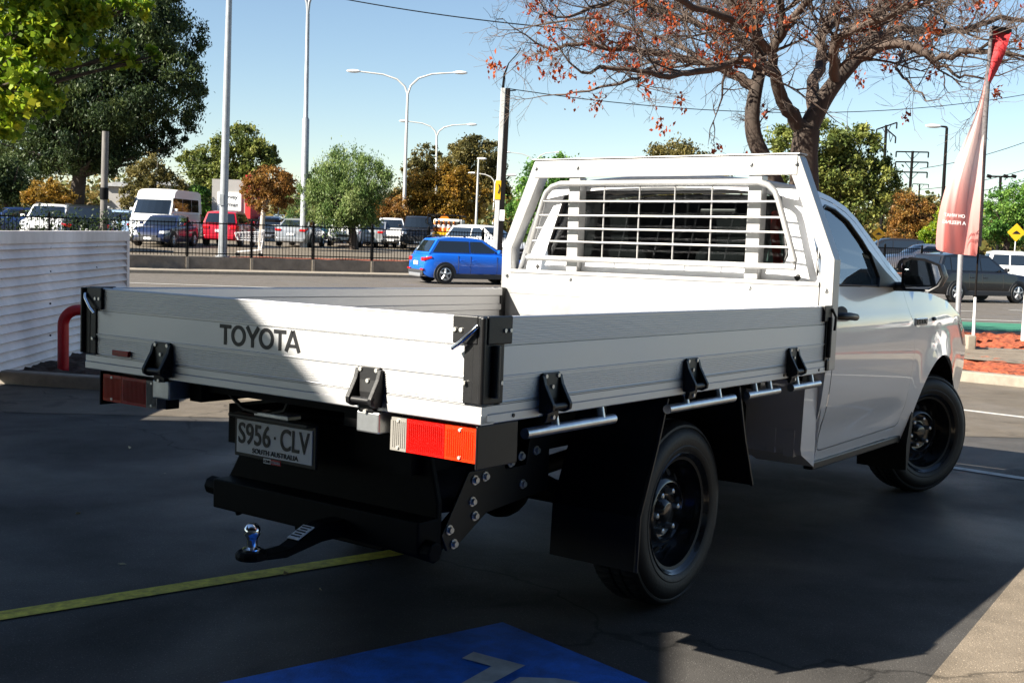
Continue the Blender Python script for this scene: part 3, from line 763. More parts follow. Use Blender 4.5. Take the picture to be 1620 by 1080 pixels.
# chassis, axle, leaf springs, exhaust, tank
mb = MB()
for s in (-1, 1):
    mb.bx(-1.15, 2.6, s*.36, s*.44, .60, .74)
    mb.tube([(-.62, s*.50, .56), (-.3, s*.50, .42), (0, s*.50, .38), (.3, s*.50, .42), (.65, s*.50, .55)], .028, 6)
for x in (-1.1, -.5, .4, .95): mb.bx(x-.04, x+.04, -.40, .40, .62, .72)
mb.build('chassis', M['bsteel'], truck)
mb = MB(); mb.tube([(0, -.66, .3552), (0, .66, .3552)], .05, 12); mb.sphere((0, .05, .3552), .15, 16, 10, (1, .8, 1)); mb.tube([(.1, .05, .37), (1.3, .05, .46)], .04, 10); mb.build('rear_axle', M['bsteel'], truck, smooth=50)
mb = MB(); mb.tube([(1.2, .25, .42), (.4, .30, .44), (.25, .30, .56), (-.3, .30, .56), (-.6, -.28, .44), (-1.0, -.44, .37), (-1.08, -.46, .36)], .034, 10); mb.build('exhaust_pipe', M['bsteel'], truck, smooth=60)
mb = MB(); mb.bx(.45, 1.0, .42, .80, .40, .62); mb.bx(.48, .95, -.62, -.46, .44, .70); pieces(mb, 'fuel_tank', M['bsteel'], truck, bevel=.03)
mb = MB(); mb.lathe([(.20, .02), (.30, .0), (.33, .05), (.34, .12), (.33, .19), (.28, .21), (.20, .20)], lambda x, y, h: (-.72+x, y*.98, .40+h), 32); mb.build('spare_wheel', M['rubber'], truck, smooth=40)
mb = MB(); mb.bx(.80, .86, -.50, -.36, .38, .79); pieces(mb, 'splash_guard', M['flap'], truck)
# ---------------- tow bar
mb = MB()
mb.bx(-1.20, -1.10, -.52, .46, .365, .47)
mb.prism([(.44, .32), (.50, .44), (.46, .50), (.34, .70), (.22, .74), (-.46, .74), (-.52, .52), (-.52, .36), (-.10, .34), (.10, .36), (.22, .42), (.30, .42)], lambda y, z, t: (t, y, z), -1.11, -1.085)
mb.bx(-1.12, -1.0, -.30, .12, .325, .36)
mb.tube([(-1.16, -.56, .375), (-1.16, .52, .435)], .035, 8)
tb = mb.build('tow_bar', M['bsteel'], truck, bevel=.006)
mb = MB(); TP = [(-.86, .645), (-.87, .60), (-.96, .60), (-1.09, .41), (-1.06, .355), (-1.0, .37), (-.86, .45), (-.50, .48), (-.50, .69), (-.62, .69), (-.64, .585), (-.76, .585), (-.78, .645)]
mb.prism(TP, lambda x, z, t: (x, t, z), -.525, -.513); mb.build('tow_bar_plate', M['bplastic'], tb, bevel=.002)
mb = MB(); mb.prism(TP, lambda x, z, t: (x, t, z), .413, .425); mb.build('tow_bar_plate', M['bplastic'], tb, bevel=.002)
b0 = None
for x, z in ((-.93, .57), (-.875, .575), (-.94, .50), (-.925, .45), (-1.055, .425), (-1.03, .375), (-.735, .605), (-.675, .62), (-.585, .63), (-.66, .52)):
    if b0 is None:
        b0 = MB().tube([(0, .0, 0), (0, -.004, 0), (0, -.004, 0), (0, -.014, 0)], [.017, .017, .011, .010], 10).build('bolt', M['bolt'], tb); o = b0
    else: o = b0.copy(); C.objects.link(o)
    o.location = (x, -.525, z)
mb = MB(); mb.prism([(-1.15, .43), (-1.30, .43), (-1.43, .375), (-1.58, .372), (-1.605, .385), (-1.60, .362), (-1.45, .348), (-1.30, .372), (-1.15, .372)], lambda x, z, t: (x, t, z), -.205, -.140)
mb.lathe([(0, .388), (.045, .388), (.05, .375), (.05, .362), (0, .358)], lambda x, y, h: (-1.565+x, -.172+y, h), 16)
tg = mb.build('tow_tongue', M['bsteel'], truck, bevel=.006)
mb = MB(); mb.lathe([(.028, .388), (.028, .395), (.017, .40), (.0165, .42), (.018, .428), (.0245, .437), (.0255, .447), (.0235, .459), (.014, .470), (.0, .473)], lambda x, y, h: (-1.565+x, -.172+y, h), 20); mb.build('tow_ball', M['chrome'], tg, smooth=60)
mb = MB(); mb.box((-1.365, -.172, .409), (.075, .05, .003), (0, -R(23), 0)); st = mb.build('rating_label', M['plate'], tg)
mb = MB()
for k in range(5): mb.box((-1.340-.012*k, -.172, .4225-.0051*k), (.004, .040-.01*(k % 2), .002), (0, -R(23), 0))
mb.build('printing', M['ink'], st)
# ---------------- number plate
PX, PY, PZ = -1.25, .09, .655
mb = MB(); mb.box((PX+.008, PY, PZ+.004), (.012, .40, .150)); mb.box((PX-.012, PY, PZ+.075), (.045, .39, .012)); pf = mb.build('plate_holder', M['bplastic'], truck, bevel=.003)
mb = MB(); mb.box((PX, PY, PZ), (.003, .372, .115)); npl = mb.build('number_plate', M['plate'], truck, bevel=.001)
LR = (0, -1, 0)
text('S956', 'lettering', M['ink'], npl, (PX-.0018, PY+.095, PZ+.012), LR, (0, 0, 1), .160, .074, .012)
text('CLV', 'lettering', M['ink'], npl, (PX-.0018, PY-.105, PZ+.012), LR, (0, 0, 1), .140, .074, .012)
mb = MB(); mb.box((PX-.0022, PY-.008, PZ+.012), (.001, .009, .009)); mb.build('dot', M['ink'], npl)
text('SOUTH AUSTRALIA', 'lettering', M['ink'], npl, (PX-.0018, PY-.01, PZ-.043), LR, (0, 0, 1), .225, .017, .008)
mb = MB(); mb.box((PX, PY-.013, PZ-.071), (.002, .048, .017)); mb.build('dealer_tag', M['redv'], pf); mb = MB(); mb.box((PX, PY+.030, PZ-.071), (.002, .036, .017)); mb.build('dealer_tag', M['plate'], pf)
text('TOYOTA', 'lettering', M['white'], pf, (PX-.0014, PY-.013, PZ-.071), LR, (0, 0, 1), .044, .009, .01)
text('CMI', 'lettering', M['ink'], pf, (PX-.0014, PY+.030, PZ-.071), LR, (0, 0, 1), .028, .009, .01)
mb = MB(); mb.bx(-1.27, -1.21, .0, .17, .735, .752); mb.build('plate_lamp', M['zinc'], truck, bevel=.004)
# ---------------- tail lights
for s in (-1, 1):
    k = .068 if s > 0 else 0
    mb = MB(); mb.bx(XR+.045, XR+.10, s*(.575-k), s*(.905-k), .728, .832); mb.bx(XR+.0, XR+.19, s*(.900-k), s*(.907-k), .715, .838)
    tl = mb.build('tail_light', M['bplastic'], truck, bevel=.004)
    for nm, a, b, m in (('reversing_lens', .580, .641, 'lens_w'), ('brake_lens', .643, .783, 'lens_r'), ('indicator_lens', .785, .896, 'lens_a')):
        mb = MB(); mb.bx(XR+.008, XR+.046, s*(a-k), s*(b-k), .732, .829)
        for q in range(int((b-a)/.0075)-1): y_ = a+.009+.0075*q; mb.bx(XR+.0062, XR+.0088, s*(y_-.0016-k), s*(y_+.0016-k), .742, .819)
        mb.build(nm, M[m], tl)
    mb = MB()
    for y in (.61, .84):
        for z in (.742, .82): mb.cyl((XR+.010, s*(y-k), z), (XR+.004, s*(y-k), z), .005, 8)
    pieces(mb, 'screw', M['bolt'], tl)
# wiring loop and small brackets under the tray on the left
mb = MB(); mb.bx(-1.30, -1.24, .10, .62, .805, .842); br = mb.build('light_bracket', M['bsteel'], truck)
mb = MB(); mb.tube([(-1.27, .30, .80), (-1.27, .22, .755), (-1.26, .12, .745), (-1.25, .04, .765), (-1.25, .02, .80)], .008, 6); mb.build('wiring', M['bplastic'], truck, smooth=60)

# ================================================================ LEFT SIDE: sheet fence, hoop, carport that shades the bay
M['beige'] = pm('fence_paint', (.80, .72, .71), .45, var=.30, scale=1.4, stretch=(1, 1, .5), rvar=.1)
fx = lambda y: -4.62-.03*(y-10)
fen = empty('corrugated_fence', (fx(11), 11, 0), label='low beige corrugated metal fence with horizontal ribs beside the dark bed', cat='fence')
def fl(x, y, z): return (x-fx(11), y-11, z)
mb = MB(); Z0, Z1 = -.17, 1.055; nz = 203
rib = lambda p: .046*(p/.80)**.9 if p < .80 else .046*(1-(p-.80)/.20)
prof = [(Z1-(Z1-Z0)*i/nz, rib((i/nz*14.5) % 1)-.012) for i in range(nz+1)]
mb.grid([[fl(fx(y)+o, y, z-.012*(y-11)*0) for z, o in prof] for y in (7.0, 9, 11, 13, 14.1)])
mb.build('sheet', M['beige'], fen, smooth=80, solid=.003)
mb = MB()
mb.prism([(7.0, Z1-.02), (14.20, Z1-.02), (14.20, Z1+.10), (7.0, Z1+.10)], lambda y, z, t: fl(fx(y)+t, y, z), -.035, .035)
mb.prism([(14.1, Z0-.1), (14.20, Z0-.1), (14.20, Z1-.021), (14.1, Z1-.021)], lambda y, z, t: fl(fx(y)+t, y, z), -.035, .035)
mb.build('frame', M['beige'], fen, bevel=.006)
mb = MB()
for y in (10.2, 11.6, 13.0):
    for z in (.99, .75, .43, .11): mb.cyl(fl(fx(y)+.018, y, z), fl(fx(y)+.032, y, z), .009, 6)
pieces(mb, 'fixing_screw', M['bsteel'], fen)
M['redp'] = pm('red_paint', (.46, .012, .02), .35, var=.15, scale=8)
hp = empty('bollard_hoop', (-4.30, 11.05, -.2), label='red steel tube hoop bollard standing in the dark bed by the fence', cat='bollard')
mb = MB(); A = []
for a in range(0, 91, 10): A.append((.15-.15*math.cos(R(a)), .13*0, .47+.15*math.sin(R(a))))
A = [(0, 0, 0)]+A; B = [(1.1-x, y+.15, z) for x, y, z in A][::-1]
mb.tube(A+B, .052, 14); mb.build('hoop', M['redp'], hp, smooth=60)
# carport standing behind the viewpoint on the left; its flat roof throws the big shadow over the bay
M['darkroof'] = pm('carport_roof', (.05, .05, .055), .6)
cp_ = empty('carport', (-8, 3, zg(3)), label='dark flat-roofed steel carport beside the parking bay, left of the camera', cat='carport')
rf_ = [(-4.90, 6.05), (-8.70, 5.55), (-24, 3.8), (-24, -14), (-7.07, -12.8), (-5.47, .67)]
mb = MB(); mb.prism([(x+8, y-3) for x, y in rf_], lambda x, y, t: (x, y, t), 4.27, 4.50); mb.build('roof', M['darkroof'], cp_, bevel=.01)
for x, y in ((-5.5, 5.4), (-15, 4.2), (-6.5, -4), (-15, -5), (-7.6, -12), (-23, 4)):
    mb = MB(); mb.bx(x+8-.07, x+8+.07, y-3-.07, y-3+.07, -.3, 4.27); mb.build('post', M['aluw'], cp_)

# ================================================================ FAR FENCE AND WALL
wall = empty('retaining_wall', (*wl(0), ZR), label='low grey concrete retaining wall under the black picket fence', cat='wall')
wang = math.atan2(WD.y, WD.x); wall.rotation_euler = (0, 0, wang)
mb = MB(); mb.bx(-45, 75, -.06, .12, -.1, .57); mb.build('wall', M['wallc'], wall)
pf = None
fence = empty('picket_fence', (*wl(0, .02), ZR+.57), wang, label='long black steel picket fence along the car park edge', cat='fence')
BAY = 2.32
mb = MB(); mb.bx(0, BAY, -.018, .018, 1.20, 1.24); mb.bx(0, BAY, -.018, .018, .10, .14)
for k in range(19): x = BAY*(k+.5)/19; mb.bx(x-.009, x+.009, -.009, .009, .03, 1.27)
bay = mb.build('picket_panel', M['bsteel'], fence)
mb = MB(); mb.bx(-.035, .035, -.035, .035, 0, 1.36); mb.sphere((0, 0, 1.38), .045, 8, 6); fpost = mb.build('post', M['bsteel'], fence)
mb = MB(); mb.bx(-.05, .05, -.10, -.06, .0, .55); wpost = mb.build('wall_post', M['conc'], wall)
S0 = -.55
for k in range(-16, 28):
    o = bay if k == -16 else bay.copy(); p_ = fpost if k == -16 else fpost.copy(); q_ = wpost if k == -16 else wpost.copy()
    if k > -16:
        for z_ in (o, p_, q_): C.objects.link(z_)
    o.location = (S0+BAY*k, 0, 0); p_.location = (S0+BAY*k, 0, 0); q_.location = (S0+BAY*k, 0, 0)
mb = MB(); poly = [wl(3, .15), wl(75, .15), wl(75, 1.7), wl(4, 1.2)]
lumpy('mulch', poly, .055, .03, M['mulch'], .5)

# ================================================================ VEHICLES
M['glassb'] = pm('car_glass', (.010, .014, .018), .03, coat=1.0, spec=1.0)
M['tyreb'] = pm('tyre_black', (.012, .012, .012), .7)
M['rims'] = pm('rim_silver', (.55, .56, .58), .3, .7)
M['clad'] = pm('grey_cladding', (.035, .036, .04), .6)
M['lampw'] = pm('lamp_white', (.75, .77, .80), .12, coat=.6)
M['lampr'] = pm('lamp_red', (.50, .01, .012), .2, coat=.6)
PAINT = {}
def paint(nm, col, metal=.0):
    if nm not in PAINT: PAINT[nm] = pm('car_paint_'+nm, col, .30, metal, coat=.7)
    return PAINT[nm]
# silhouettes: lower body (x/L from the tail, z/H top), glasshouse (x/L, z/H): tail base, tail top, front top, front base
STY = dict(
    hatch=dict(L=4.05, W=1.74, H=1.52, wr=.325, ax=(.175, .80), low=[(0, .50), (.012, .60), (.05, .66), (.30, .655), (.66, .645), (.86, .56), (.965, .48), (1, .38)], gh=[(.035, .64), (.12, .955), (.24, 1.0), (.44, .995), (.52, .965), (.715, .64)]),
    suv=dict(L=4.6, W=1.84, H=1.68, wr=.36, ax=(.19, .80), low=[(0, .48), (.012, .60), (.05, .64), (.30, .645), (.68, .64), (.88, .585), (.97, .52), (1, .40)], gh=[(.025, .62), (.09, .96), (.22, 1.0), (.46, 1.0), (.54, .965), (.71, .63)]),
    sedan=dict(L=4.7, W=1.80, H=1.45, wr=.325, ax=(.20, .80), low=[(0, .52), (.012, .66), (.06, .70), (.22, .69), (.68, .655), (.88, .59), (.97, .51), (1, .40)], gh=[(.13, .68), (.30, .965), (.38, 1.0), (.50, 1.0), (.56, .965), (.72, .64)]),
    coupe=dict(L=4.1, W=1.74, H=1.40, wr=.32, ax=(.18, .80), low=[(0, .46), (.02, .60), (.08, .66), (.25, .67), (.68, .655), (.88, .60), (.97, .50), (1, .36)], gh=[(.15, .655), (.27, .93), (.38, 1.0), (.48, .995), (.55, .95), (.68, .64)]),
    ute=dict(L=5.3, W=1.88, H=1.82, wr=.39, ax=(.215, .80), low=[(0, .56), (.006, .645), (.02, .655), (.30, .655), (.70, .645), (.90, .60), (.975, .54), (1, .42)], gh=[(.335, .64), (.37, .965), (.42, 1.0), (.58, 1.0), (.63, .965), (.735, .635)]),
    van=dict(L=5.5, W=2.0, H=2.60, wr=.36, ax=(.20, .81), low=[(0, .50), (.004, .58), (.01, .60), (.30, .60), (.78, .60), (.90, .50), (.975, .42), (1, .30)], gh=[(.004, .58), (.02, .97), (.10, 1.0), (.66, 1.0), (.735, .955), (.885, .50)]),
)
def make_car(name, style, pnt, label, cat, clad=None, rim='rims', roofrack=False, bar=False, group=None, plate=True, scale=1.0):
    S = STY[style]; L, W, H, wr = S['L'], S['W'], S['H'], S['wr']
    root = empty(name, label=label, cat=cat, group=group)
    w2 = W/2; zs = .20 if style not in ('ute', 'suv', 'van') else .27
    def lx(t): return (t-.5)*L
    def topz(t):
        P = S['low']
        for (a, za), (b, zb) in zip(P, P[1:]):
            if t <= b: return H*(za+(zb-za)*(t-a)/(b-a))
        return H*P[-1][1]
    def hw(t):
        e = 1.0
        if t < .10: e = .86+.14*math.sin(math.pi/2*t/.10)
        if t > .84: e = 1-.20*((t-.84)/.16)**2
        return w2*e
    ts = [0, .006, .02, .05, .09, .14, .2, .27, .34, .42, .5, .58, .66, .72, .78, .83, .87, .91, .945, .97, .988, 1]
    arches = [(S['ax'][0]), (S['ax'][1])]
    mb = MB(); rows = []
    for t in ts:
        zt = topz(t); h = hw(t); zb = zs+(.12*max(0, (.06-t)/.06))+(.06*max(0, (t-.93)/.07))
        m = zb+(zt-zb)*.62
        ring = [(-h*.90, zb), (-h*.975, zb+.09), (-h, zb+(zt-zb)*.35), (-h*.995, m), (-h*.965, zt-.06), (-h*.90, zt-.008), (-h*.55, zt+.018), (0, zt+.028)]
        ring = ring+[(-y, z) for y, z in ring[:-1][::-1]]
        rows.append([(lx(t), y, z) for y, z in ring])
    mb.grid(rows); mb.add(rows[0], [tuple(range(len(rows[0])))]); mb.add(rows[-1], [tuple(range(len(rows[-1])))])
    mb.add([r_[0] for r_ in rows]+[r_[-1] for r_ in rows], [(i, i+1, len(rows)+i+1, len(rows)+i) for i in range(len(rows)-1)])
    # glasshouse
    G = S['gh']; base = G[0][1]*H
    def gy(z): return w2*(.90-.30*max(0, z-base)/(H*.37)*.62) if style != 'van' else w2*(.93-.10*(z-base)/H)
    us = [-1, -.92, -.6, -.2, .2, .6, .92, 1]
    rows = []
    for t, zr in G:
        z = zr*H; y0 = gy(z); k = .035*L*(1 if t > .5 else -.5)
        rows.append([(lx(t)+k*(1-abs(u)**2), u*y0, z+(.03*(1-abs(u)**3) if z > H*.9 else 0)) for u in us])
    mb.grid(rows)
    for s in (0, -1):
        vs = [r_[s] for r_ in rows]; mb.add(vs, [tuple(range(len(vs)))])
    if style == 'ute':
        pass
    bd = mb.build('body', pnt, root, smooth=42)
    # glass
    def sidey(z): return gy(z)+.006
    (t0, z0), (t1, z1), _, (t2_, z2_), (t3, z3), (t4, z4) = [(a, b*H) for a, b in G]
    zl = base+.045*H if style != 'van' else base+.07
    zu = H*.925 if style != 'van' else H*.84
    def edge(ta, za, tb, zb, z): return ta+(tb-ta)*(z-za)/(zb-za)
    back = lambda z: edge(t0, z0, t1, z1, z)+.022; front = lambda z: edge(t4, z4, t3, z3, z)-.028
    lo_b, lo_f, up_b, up_f = back(zl), front(zl), back(zu), front(zu)
    if style == 'van': cuts = [.30, .55, .80]; lo_b, up_b = .10, .10
    elif style in ('hatch', 'suv'): cuts = [lo_b+.10*.9, .435] if style == 'suv' else [.40]
    else: cuts = [(lo_b+lo_f)/2-.02]
    for s in (-1, 1):
        lo = [lo_b]+cuts+[lo_f]; up = [up_b]+cuts+[up_f]
        up = [max(u, up_b) if 0 < i < len(up)-1 else u for i, u in enumerate(up)]
        for i in range(len(lo)-1):
            g = .006 if i else 0
            if lo[i+1] <= max(lo[i], up[i])+.02: continue
            mb = MB(); mb.add([(lx(lo[i]+g), s*sidey(zl), zl), (lx(lo[i+1]-.006), s*sidey(zl), zl), (lx(min(up[i+1], up_f)-.006), s*sidey(zu), zu), (lx(up[i]+g), s*sidey(zu), zu)], [(0, 1, 2, 3)])
            mb.build('side_window', M['glassb'], root, solid=.01)
    def cross(ta, za, tb, zb, nm, f0, f1, off, kx):
        P = []
        for f in (f0, .5, f1):
            t = ta+(tb-ta)*f; z = za+(zb-za)*f; y0 = gy(z)*.88; k = .035*L*kx
            P.append([(lx(t)+k*(1-(u*.88)**2)+off, u*y0, z+.012) for u in (-1, -.6, -.2, .2, .6, 1)])
        m_ = MB(); m_.grid(P); m_.build(nm, M['glassb'], root, solid=.012)
    cross(t4, z4, t3, z3, 'windscreen', .10, .93 if style != 'van' else .66, .012, 1)
    cross(t0, z0, t1, z1, 'rear_window', .12 if style != 'van' else .2, .90, -.014, -.5)
    # wheels with dark arches
    for ax in S['ax']:
        for s in (-1, 1):
            mb = MB(); y = s*(w2-.012); mb.lathe([(0, 0), (wr+.075, 0), (wr+.08, -.02), (wr+.08, -.12)], lambda a, b, h: (lx(ax)+a, y+s*h+s*.016, max(wr+b, zs-.02)), 24); mb.build('wheel_arch', clad or M['tyreb'], root)
            mb = MB(); mb.lathe([(wr*.62, .0), (wr*.66, .012), (wr*.92, .012), (wr, -.03), (wr, -.2), (0, -.2)], lambda a, b, h: (lx(ax)+a, y+s*(h+.022), wr+b), 24); wl_ = mb.build('wheel', M['tyreb'], root, smooth=40)
            mb = MB()
            mb.lathe([(wr*.64, .006), (wr*.58, .010), (wr*.55, -.03), (0, -.03)], lambda a, b, h: (lx(ax)+a, y+s*(h+.022), wr+b), 24)
            for k in range(5):
                a = 2*math.pi*k/5+.3; c, d = math.cos(a), math.sin(a)
                mb.tube([(lx(ax)+c*.03, y+s*.024, wr+d*.03), (lx(ax)+c*wr*.58, y+s*.026, wr+d*wr*.58)], [.05, .035], 6)
            mb.build('rim', M[rim], wl_)
    # shut lines, handles, sill cladding
    for s in (-1, 1):
        lines = [min(max(c, S['ax'][0]+.10), .78) for c in cuts[-1:]]+([S['ax'][0]+.115] if style not in ('van', 'coupe') else [])+[min(front(zl)-.02, S['ax'][1]-.105)]
        mb = MB()
        for c in lines:
            h = hw(c); zt = topz(c); mb.tube([(lx(c), s*(h*.978+.0), zs+.12), (lx(c), s*(h+.0005), zs+(zt-zs)*.35), (lx(c), s*(h*.997), zs+(zt-zs)*.62), (lx(c), s*(h*.967), zt-.06)], .006, 4)
        pieces(mb, 'shut_line', M['tyreb'], root)
        mb = MB()
        for c in lines[:2]: mb.box((lx(c)+.14, s*(hw(c)+.012), zs+(topz(c)-zs)*.74), (.17, .03, .03))
        pieces(mb, 'door_handle', pnt, root, bevel=.008)
        if clad:
            mb = MB(); mb.bx(lx(S['ax'][0])+wr, lx(S['ax'][1])-wr, s*(w2-.05), s*(w2+.012), zs-.02, zs+.15); mb.build('sill_cladding', clad, root, bevel=.02)
            mb = MB(); mb.box((lx(0)-.03, s*w2*.72, zs+.27), (.06, .26, .05)); mb.build('reflector', M['lampr'], root)
    if clad: MB().box((lx(0)-.05, 0, zs+.08), (.08, W*.62, .12)).build('skid_plate', M['rims'], root, bevel=.03)
    # lamps, plate, mirrors, bumpers
    for s in (-1, 1):
        t = .93; zt = topz(.955)-.03
        mb = MB(); mb.prism([(.985, 0), (.90, .03), (.905, -.05), (.97, -.13), (.992, -.12)], lambda a, b, tt: (lx(a)+tt*.0, s*(hw(a)*.985+.012-tt), zt+b*H/1.5), 0, .22); mb.build('headlight', M['lampw'], root, bevel=.01)
        zt = H*S['low'][1][1]
        if style in ('ute', 'van'): mb = MB(); mb.box((lx(0)+.02, s*w2*.80, zt-.20), (.07, .16, .36))
        else: mb = MB(); mb.prism([(-.004, -.06), (.055, -.01), (.06, -.07), (-.004, -.17)], lambda a, b, tt: (lx(a), s*(hw(max(a, 0))*.985+.014-tt), zt+b*H/1.5), 0, .30)
        mb.build('tail_light', M['lampr'], root, bevel=.01)
        mb = MB(); tm = front(zl)-.012; mb.box((lx(tm), s*(w2+.07), zl+.05), (.10, .17, .13)); mb.build('side_mirror', pnt, root, bevel=.03)
    mb = MB(); mb.box((lx(1)-.02, 0, zs+.12), (.12, hw(1)*1.75, .15)); mb.box((lx(1)+.005, 0, topz(1)-.06), (.05, hw(1)*1.2, .13)); mb.build('grille', M['clad'], root, bevel=.03)
    mb = MB(); mb.box((lx(0)-.012, 0, zs+.16), (.10, hw(0)*1.85, .20)); mb.build('bumper', clad or pnt, root, bevel=.04)
    if plate:
        mb = MB(); mb.box((lx(0)-.03 if style in ('ute', 'van') else lx(0)-.025, 0, H*.44), (.02, .40, .12)); mb.build('number_plate', M['plate'], root)
        mb = MB(); mb.box((lx(1)+.05, 0, zs+.16), (.02, .37, .11)); mb.build('number_plate', M['plate'], root)
    if roofrack:
        mb = MB()
        for s in (-1, 1): mb.tube([(lx(.14), s*gy(H)*.92, H+.01), (lx(.18), s*gy(H)*.92, H+.06), (lx(.46), s*gy(H)*.92, H+.06), (lx(.50), s*gy(H)*.92, H+.0)], .018, 6)
        mb.build('roof_rail', M['clad'], root)
    if bar:
        mb = MB(); mb.box((lx(1)+.10, 0, .62), (.16, W*.98, .26)); mb.tube([(lx(1)+.12, -.55, .74), (lx(1)+.10, -.50, 1.06), (lx(1)+.10, .50, 1.06), (lx(1)+.12, .55, .74)], .035, 8); mb.build('bull_bar', M['clad'], root, bevel=.03)
    return root
def place(c, px, py, d, z, hd):
    p = at(px, py, d)
    if z == ZC: z = min(.265, .04+max(0, (Vector((p.x, p.y))-WA).dot(WN))*.0087)
    c.location = (p.x, p.y, z); c.rotation_euler = (0, 0, R(hd)); return c
ZC = .235
wh_ = paint('white', (.80, .80, .79)); slv = paint('silver', (.42, .44, .46), .5); blk = paint('black', (.010, .011, .014)); nvy = paint('navy', (.012, .02, .06)); blu = paint('blue', (.008, .13, .66), .1); red = paint('red', (.42, .008, .022)); tea = paint('teal', (.02, .16, .17)); lbl = paint('pale_blue', (.30, .42, .60)); dbl = paint('dark_blue', (.02, .05, .16)); chr_ = paint('charcoal', (.010, .011, .015), .1)
place(make_car('parked_car', 'hatch', blu, 'bright blue hatchback with grey wheel arches driving past behind the ute', 'car', clad=M['clad'], roofrack=True), 746, 440, 41.2, ZR+.006, 25).scale = (1.03, 1.02, 1.05)
place(make_car('parked_car', 'suv', chr_, 'dark charcoal crossover on the road behind the ute mirror and flag', 'car', clad=M['clad']), 1532, 470, 41.5, ZR+.006, 23)
place(make_car('parked_ute', 'ute', wh_, 'white dual cab ute on the far lane behind the charcoal crossover', 'ute', bar=True), 1590, 430, 50, ZR+.006, -14)
place(make_car('parked_car', 'sedan', wh_, 'white sedan behind the roof of the charcoal crossover', 'car'), 1462, 410, 60, ZC, 186)
place(make_car('parked_car', 'suv', blk, 'black wagon parked behind the ute mirror beside the hedge', 'car'), 1400, 405, 66, ZC, 170)
place(make_car('parked_van', 'van', wh_, 'tall white passenger van with big windscreen in the car park', 'van'), 262, 385, 57, ZC, -92)
place(make_car('parked_car', 'coupe', nvy, 'small dark navy coupe parked in front of the white van', 'car'), 262, 385, 53, ZC, -95)
place(make_car('parked_car', 'suv', red, 'bright red hatchback seen from behind beside the big steel pole', 'car'), 364, 382, 58, ZC, 91)
place(make_car('parked_car', 'sedan', slv, 'silver sedan half hidden behind the white van', 'car'), 325, 372, 76, ZC, 100)
place(make_car('parked_car', 'hatch', wh_, 'white hatchback facing the camera behind the white-trunked tree', 'car'), 426, 375, 72, ZC, -80)
place(make_car('parked_car', 'sedan', slv, 'silver sedan showing its tail beside the forked lamp post', 'car'), 476, 386, 62, ZC, 87)
place(make_car('parked_car', 'hatch', tea, 'small teal hatchback between the silver sedan and the willow tree', 'car'), 519, 375, 78, ZC, -75)
place(make_car('parked_car', 'suv', wh_, 'white wagon under the green willow-like tree', 'car'), 547, 378, 66, ZC, -84)
place(make_car('parked_car', 'suv', paint('dark_red', (.25, .006, .016)), 'dark red wagon facing away beyond the grey trunk', 'car'), 580, 372, 76, ZC, 84)
place(make_car('parked_car', 'sedan', slv, 'silver car parked nose-out left of the white wagon with roof bars', 'car'), 596, 384, 68, ZC, 86)
place(make_car('parked_car', 'suv', wh_, 'white wagon with roof bars facing the camera left of the black ute', 'car', roofrack=True), 618, 380, 68, ZC, -84)
place(make_car('parked_ute', 'ute', blk, 'tall black ute with a bull bar facing the camera', 'ute', bar=True), 661, 390, 66, ZC, -86)
place(make_car('parked_car', 'hatch', wh_, 'plain white hatchback parked nose-right behind the fence above the blue hatchback', 'car', scale=1), 772, 408, 51, ZC, -38)
place(make_car('parked_car', 'suv', wh_, 'white four-wheel drive in the shade behind the corrugated fence', 'car', roofrack=True), 80, 372, 50, ZC, -78)
place(make_car('parked_car', 'suv', blk, 'black four-wheel drive seen from behind beside the weathered post', 'car'), 146, 375, 46, ZC, 104)
place(make_car('parked_car', 'sedan', dbl, 'dark blue sedan at the left edge of the car park', 'car'), 22, 365, 60, ZC, -150)
place(make_car('parked_car', 'hatch', lbl, 'pale blue hatchback between the black four-wheel drive and the van', 'car'), 198, 372, 62, ZC, 98)
# cars out of frame to the right that the door panel mirrors
place(make_car('parked_car', 'suv', wh_, 'white wagon parked on the lot right of the ute', 'car'), 2380, 470, 23.0, zg(13.5)+.004, 100)
place(make_car('parked_car', 'hatch', wh_, 'white hatchback parked furthest right on the lot', 'car'), 2620, 470, 22.0, zg(12)+.004, 95)

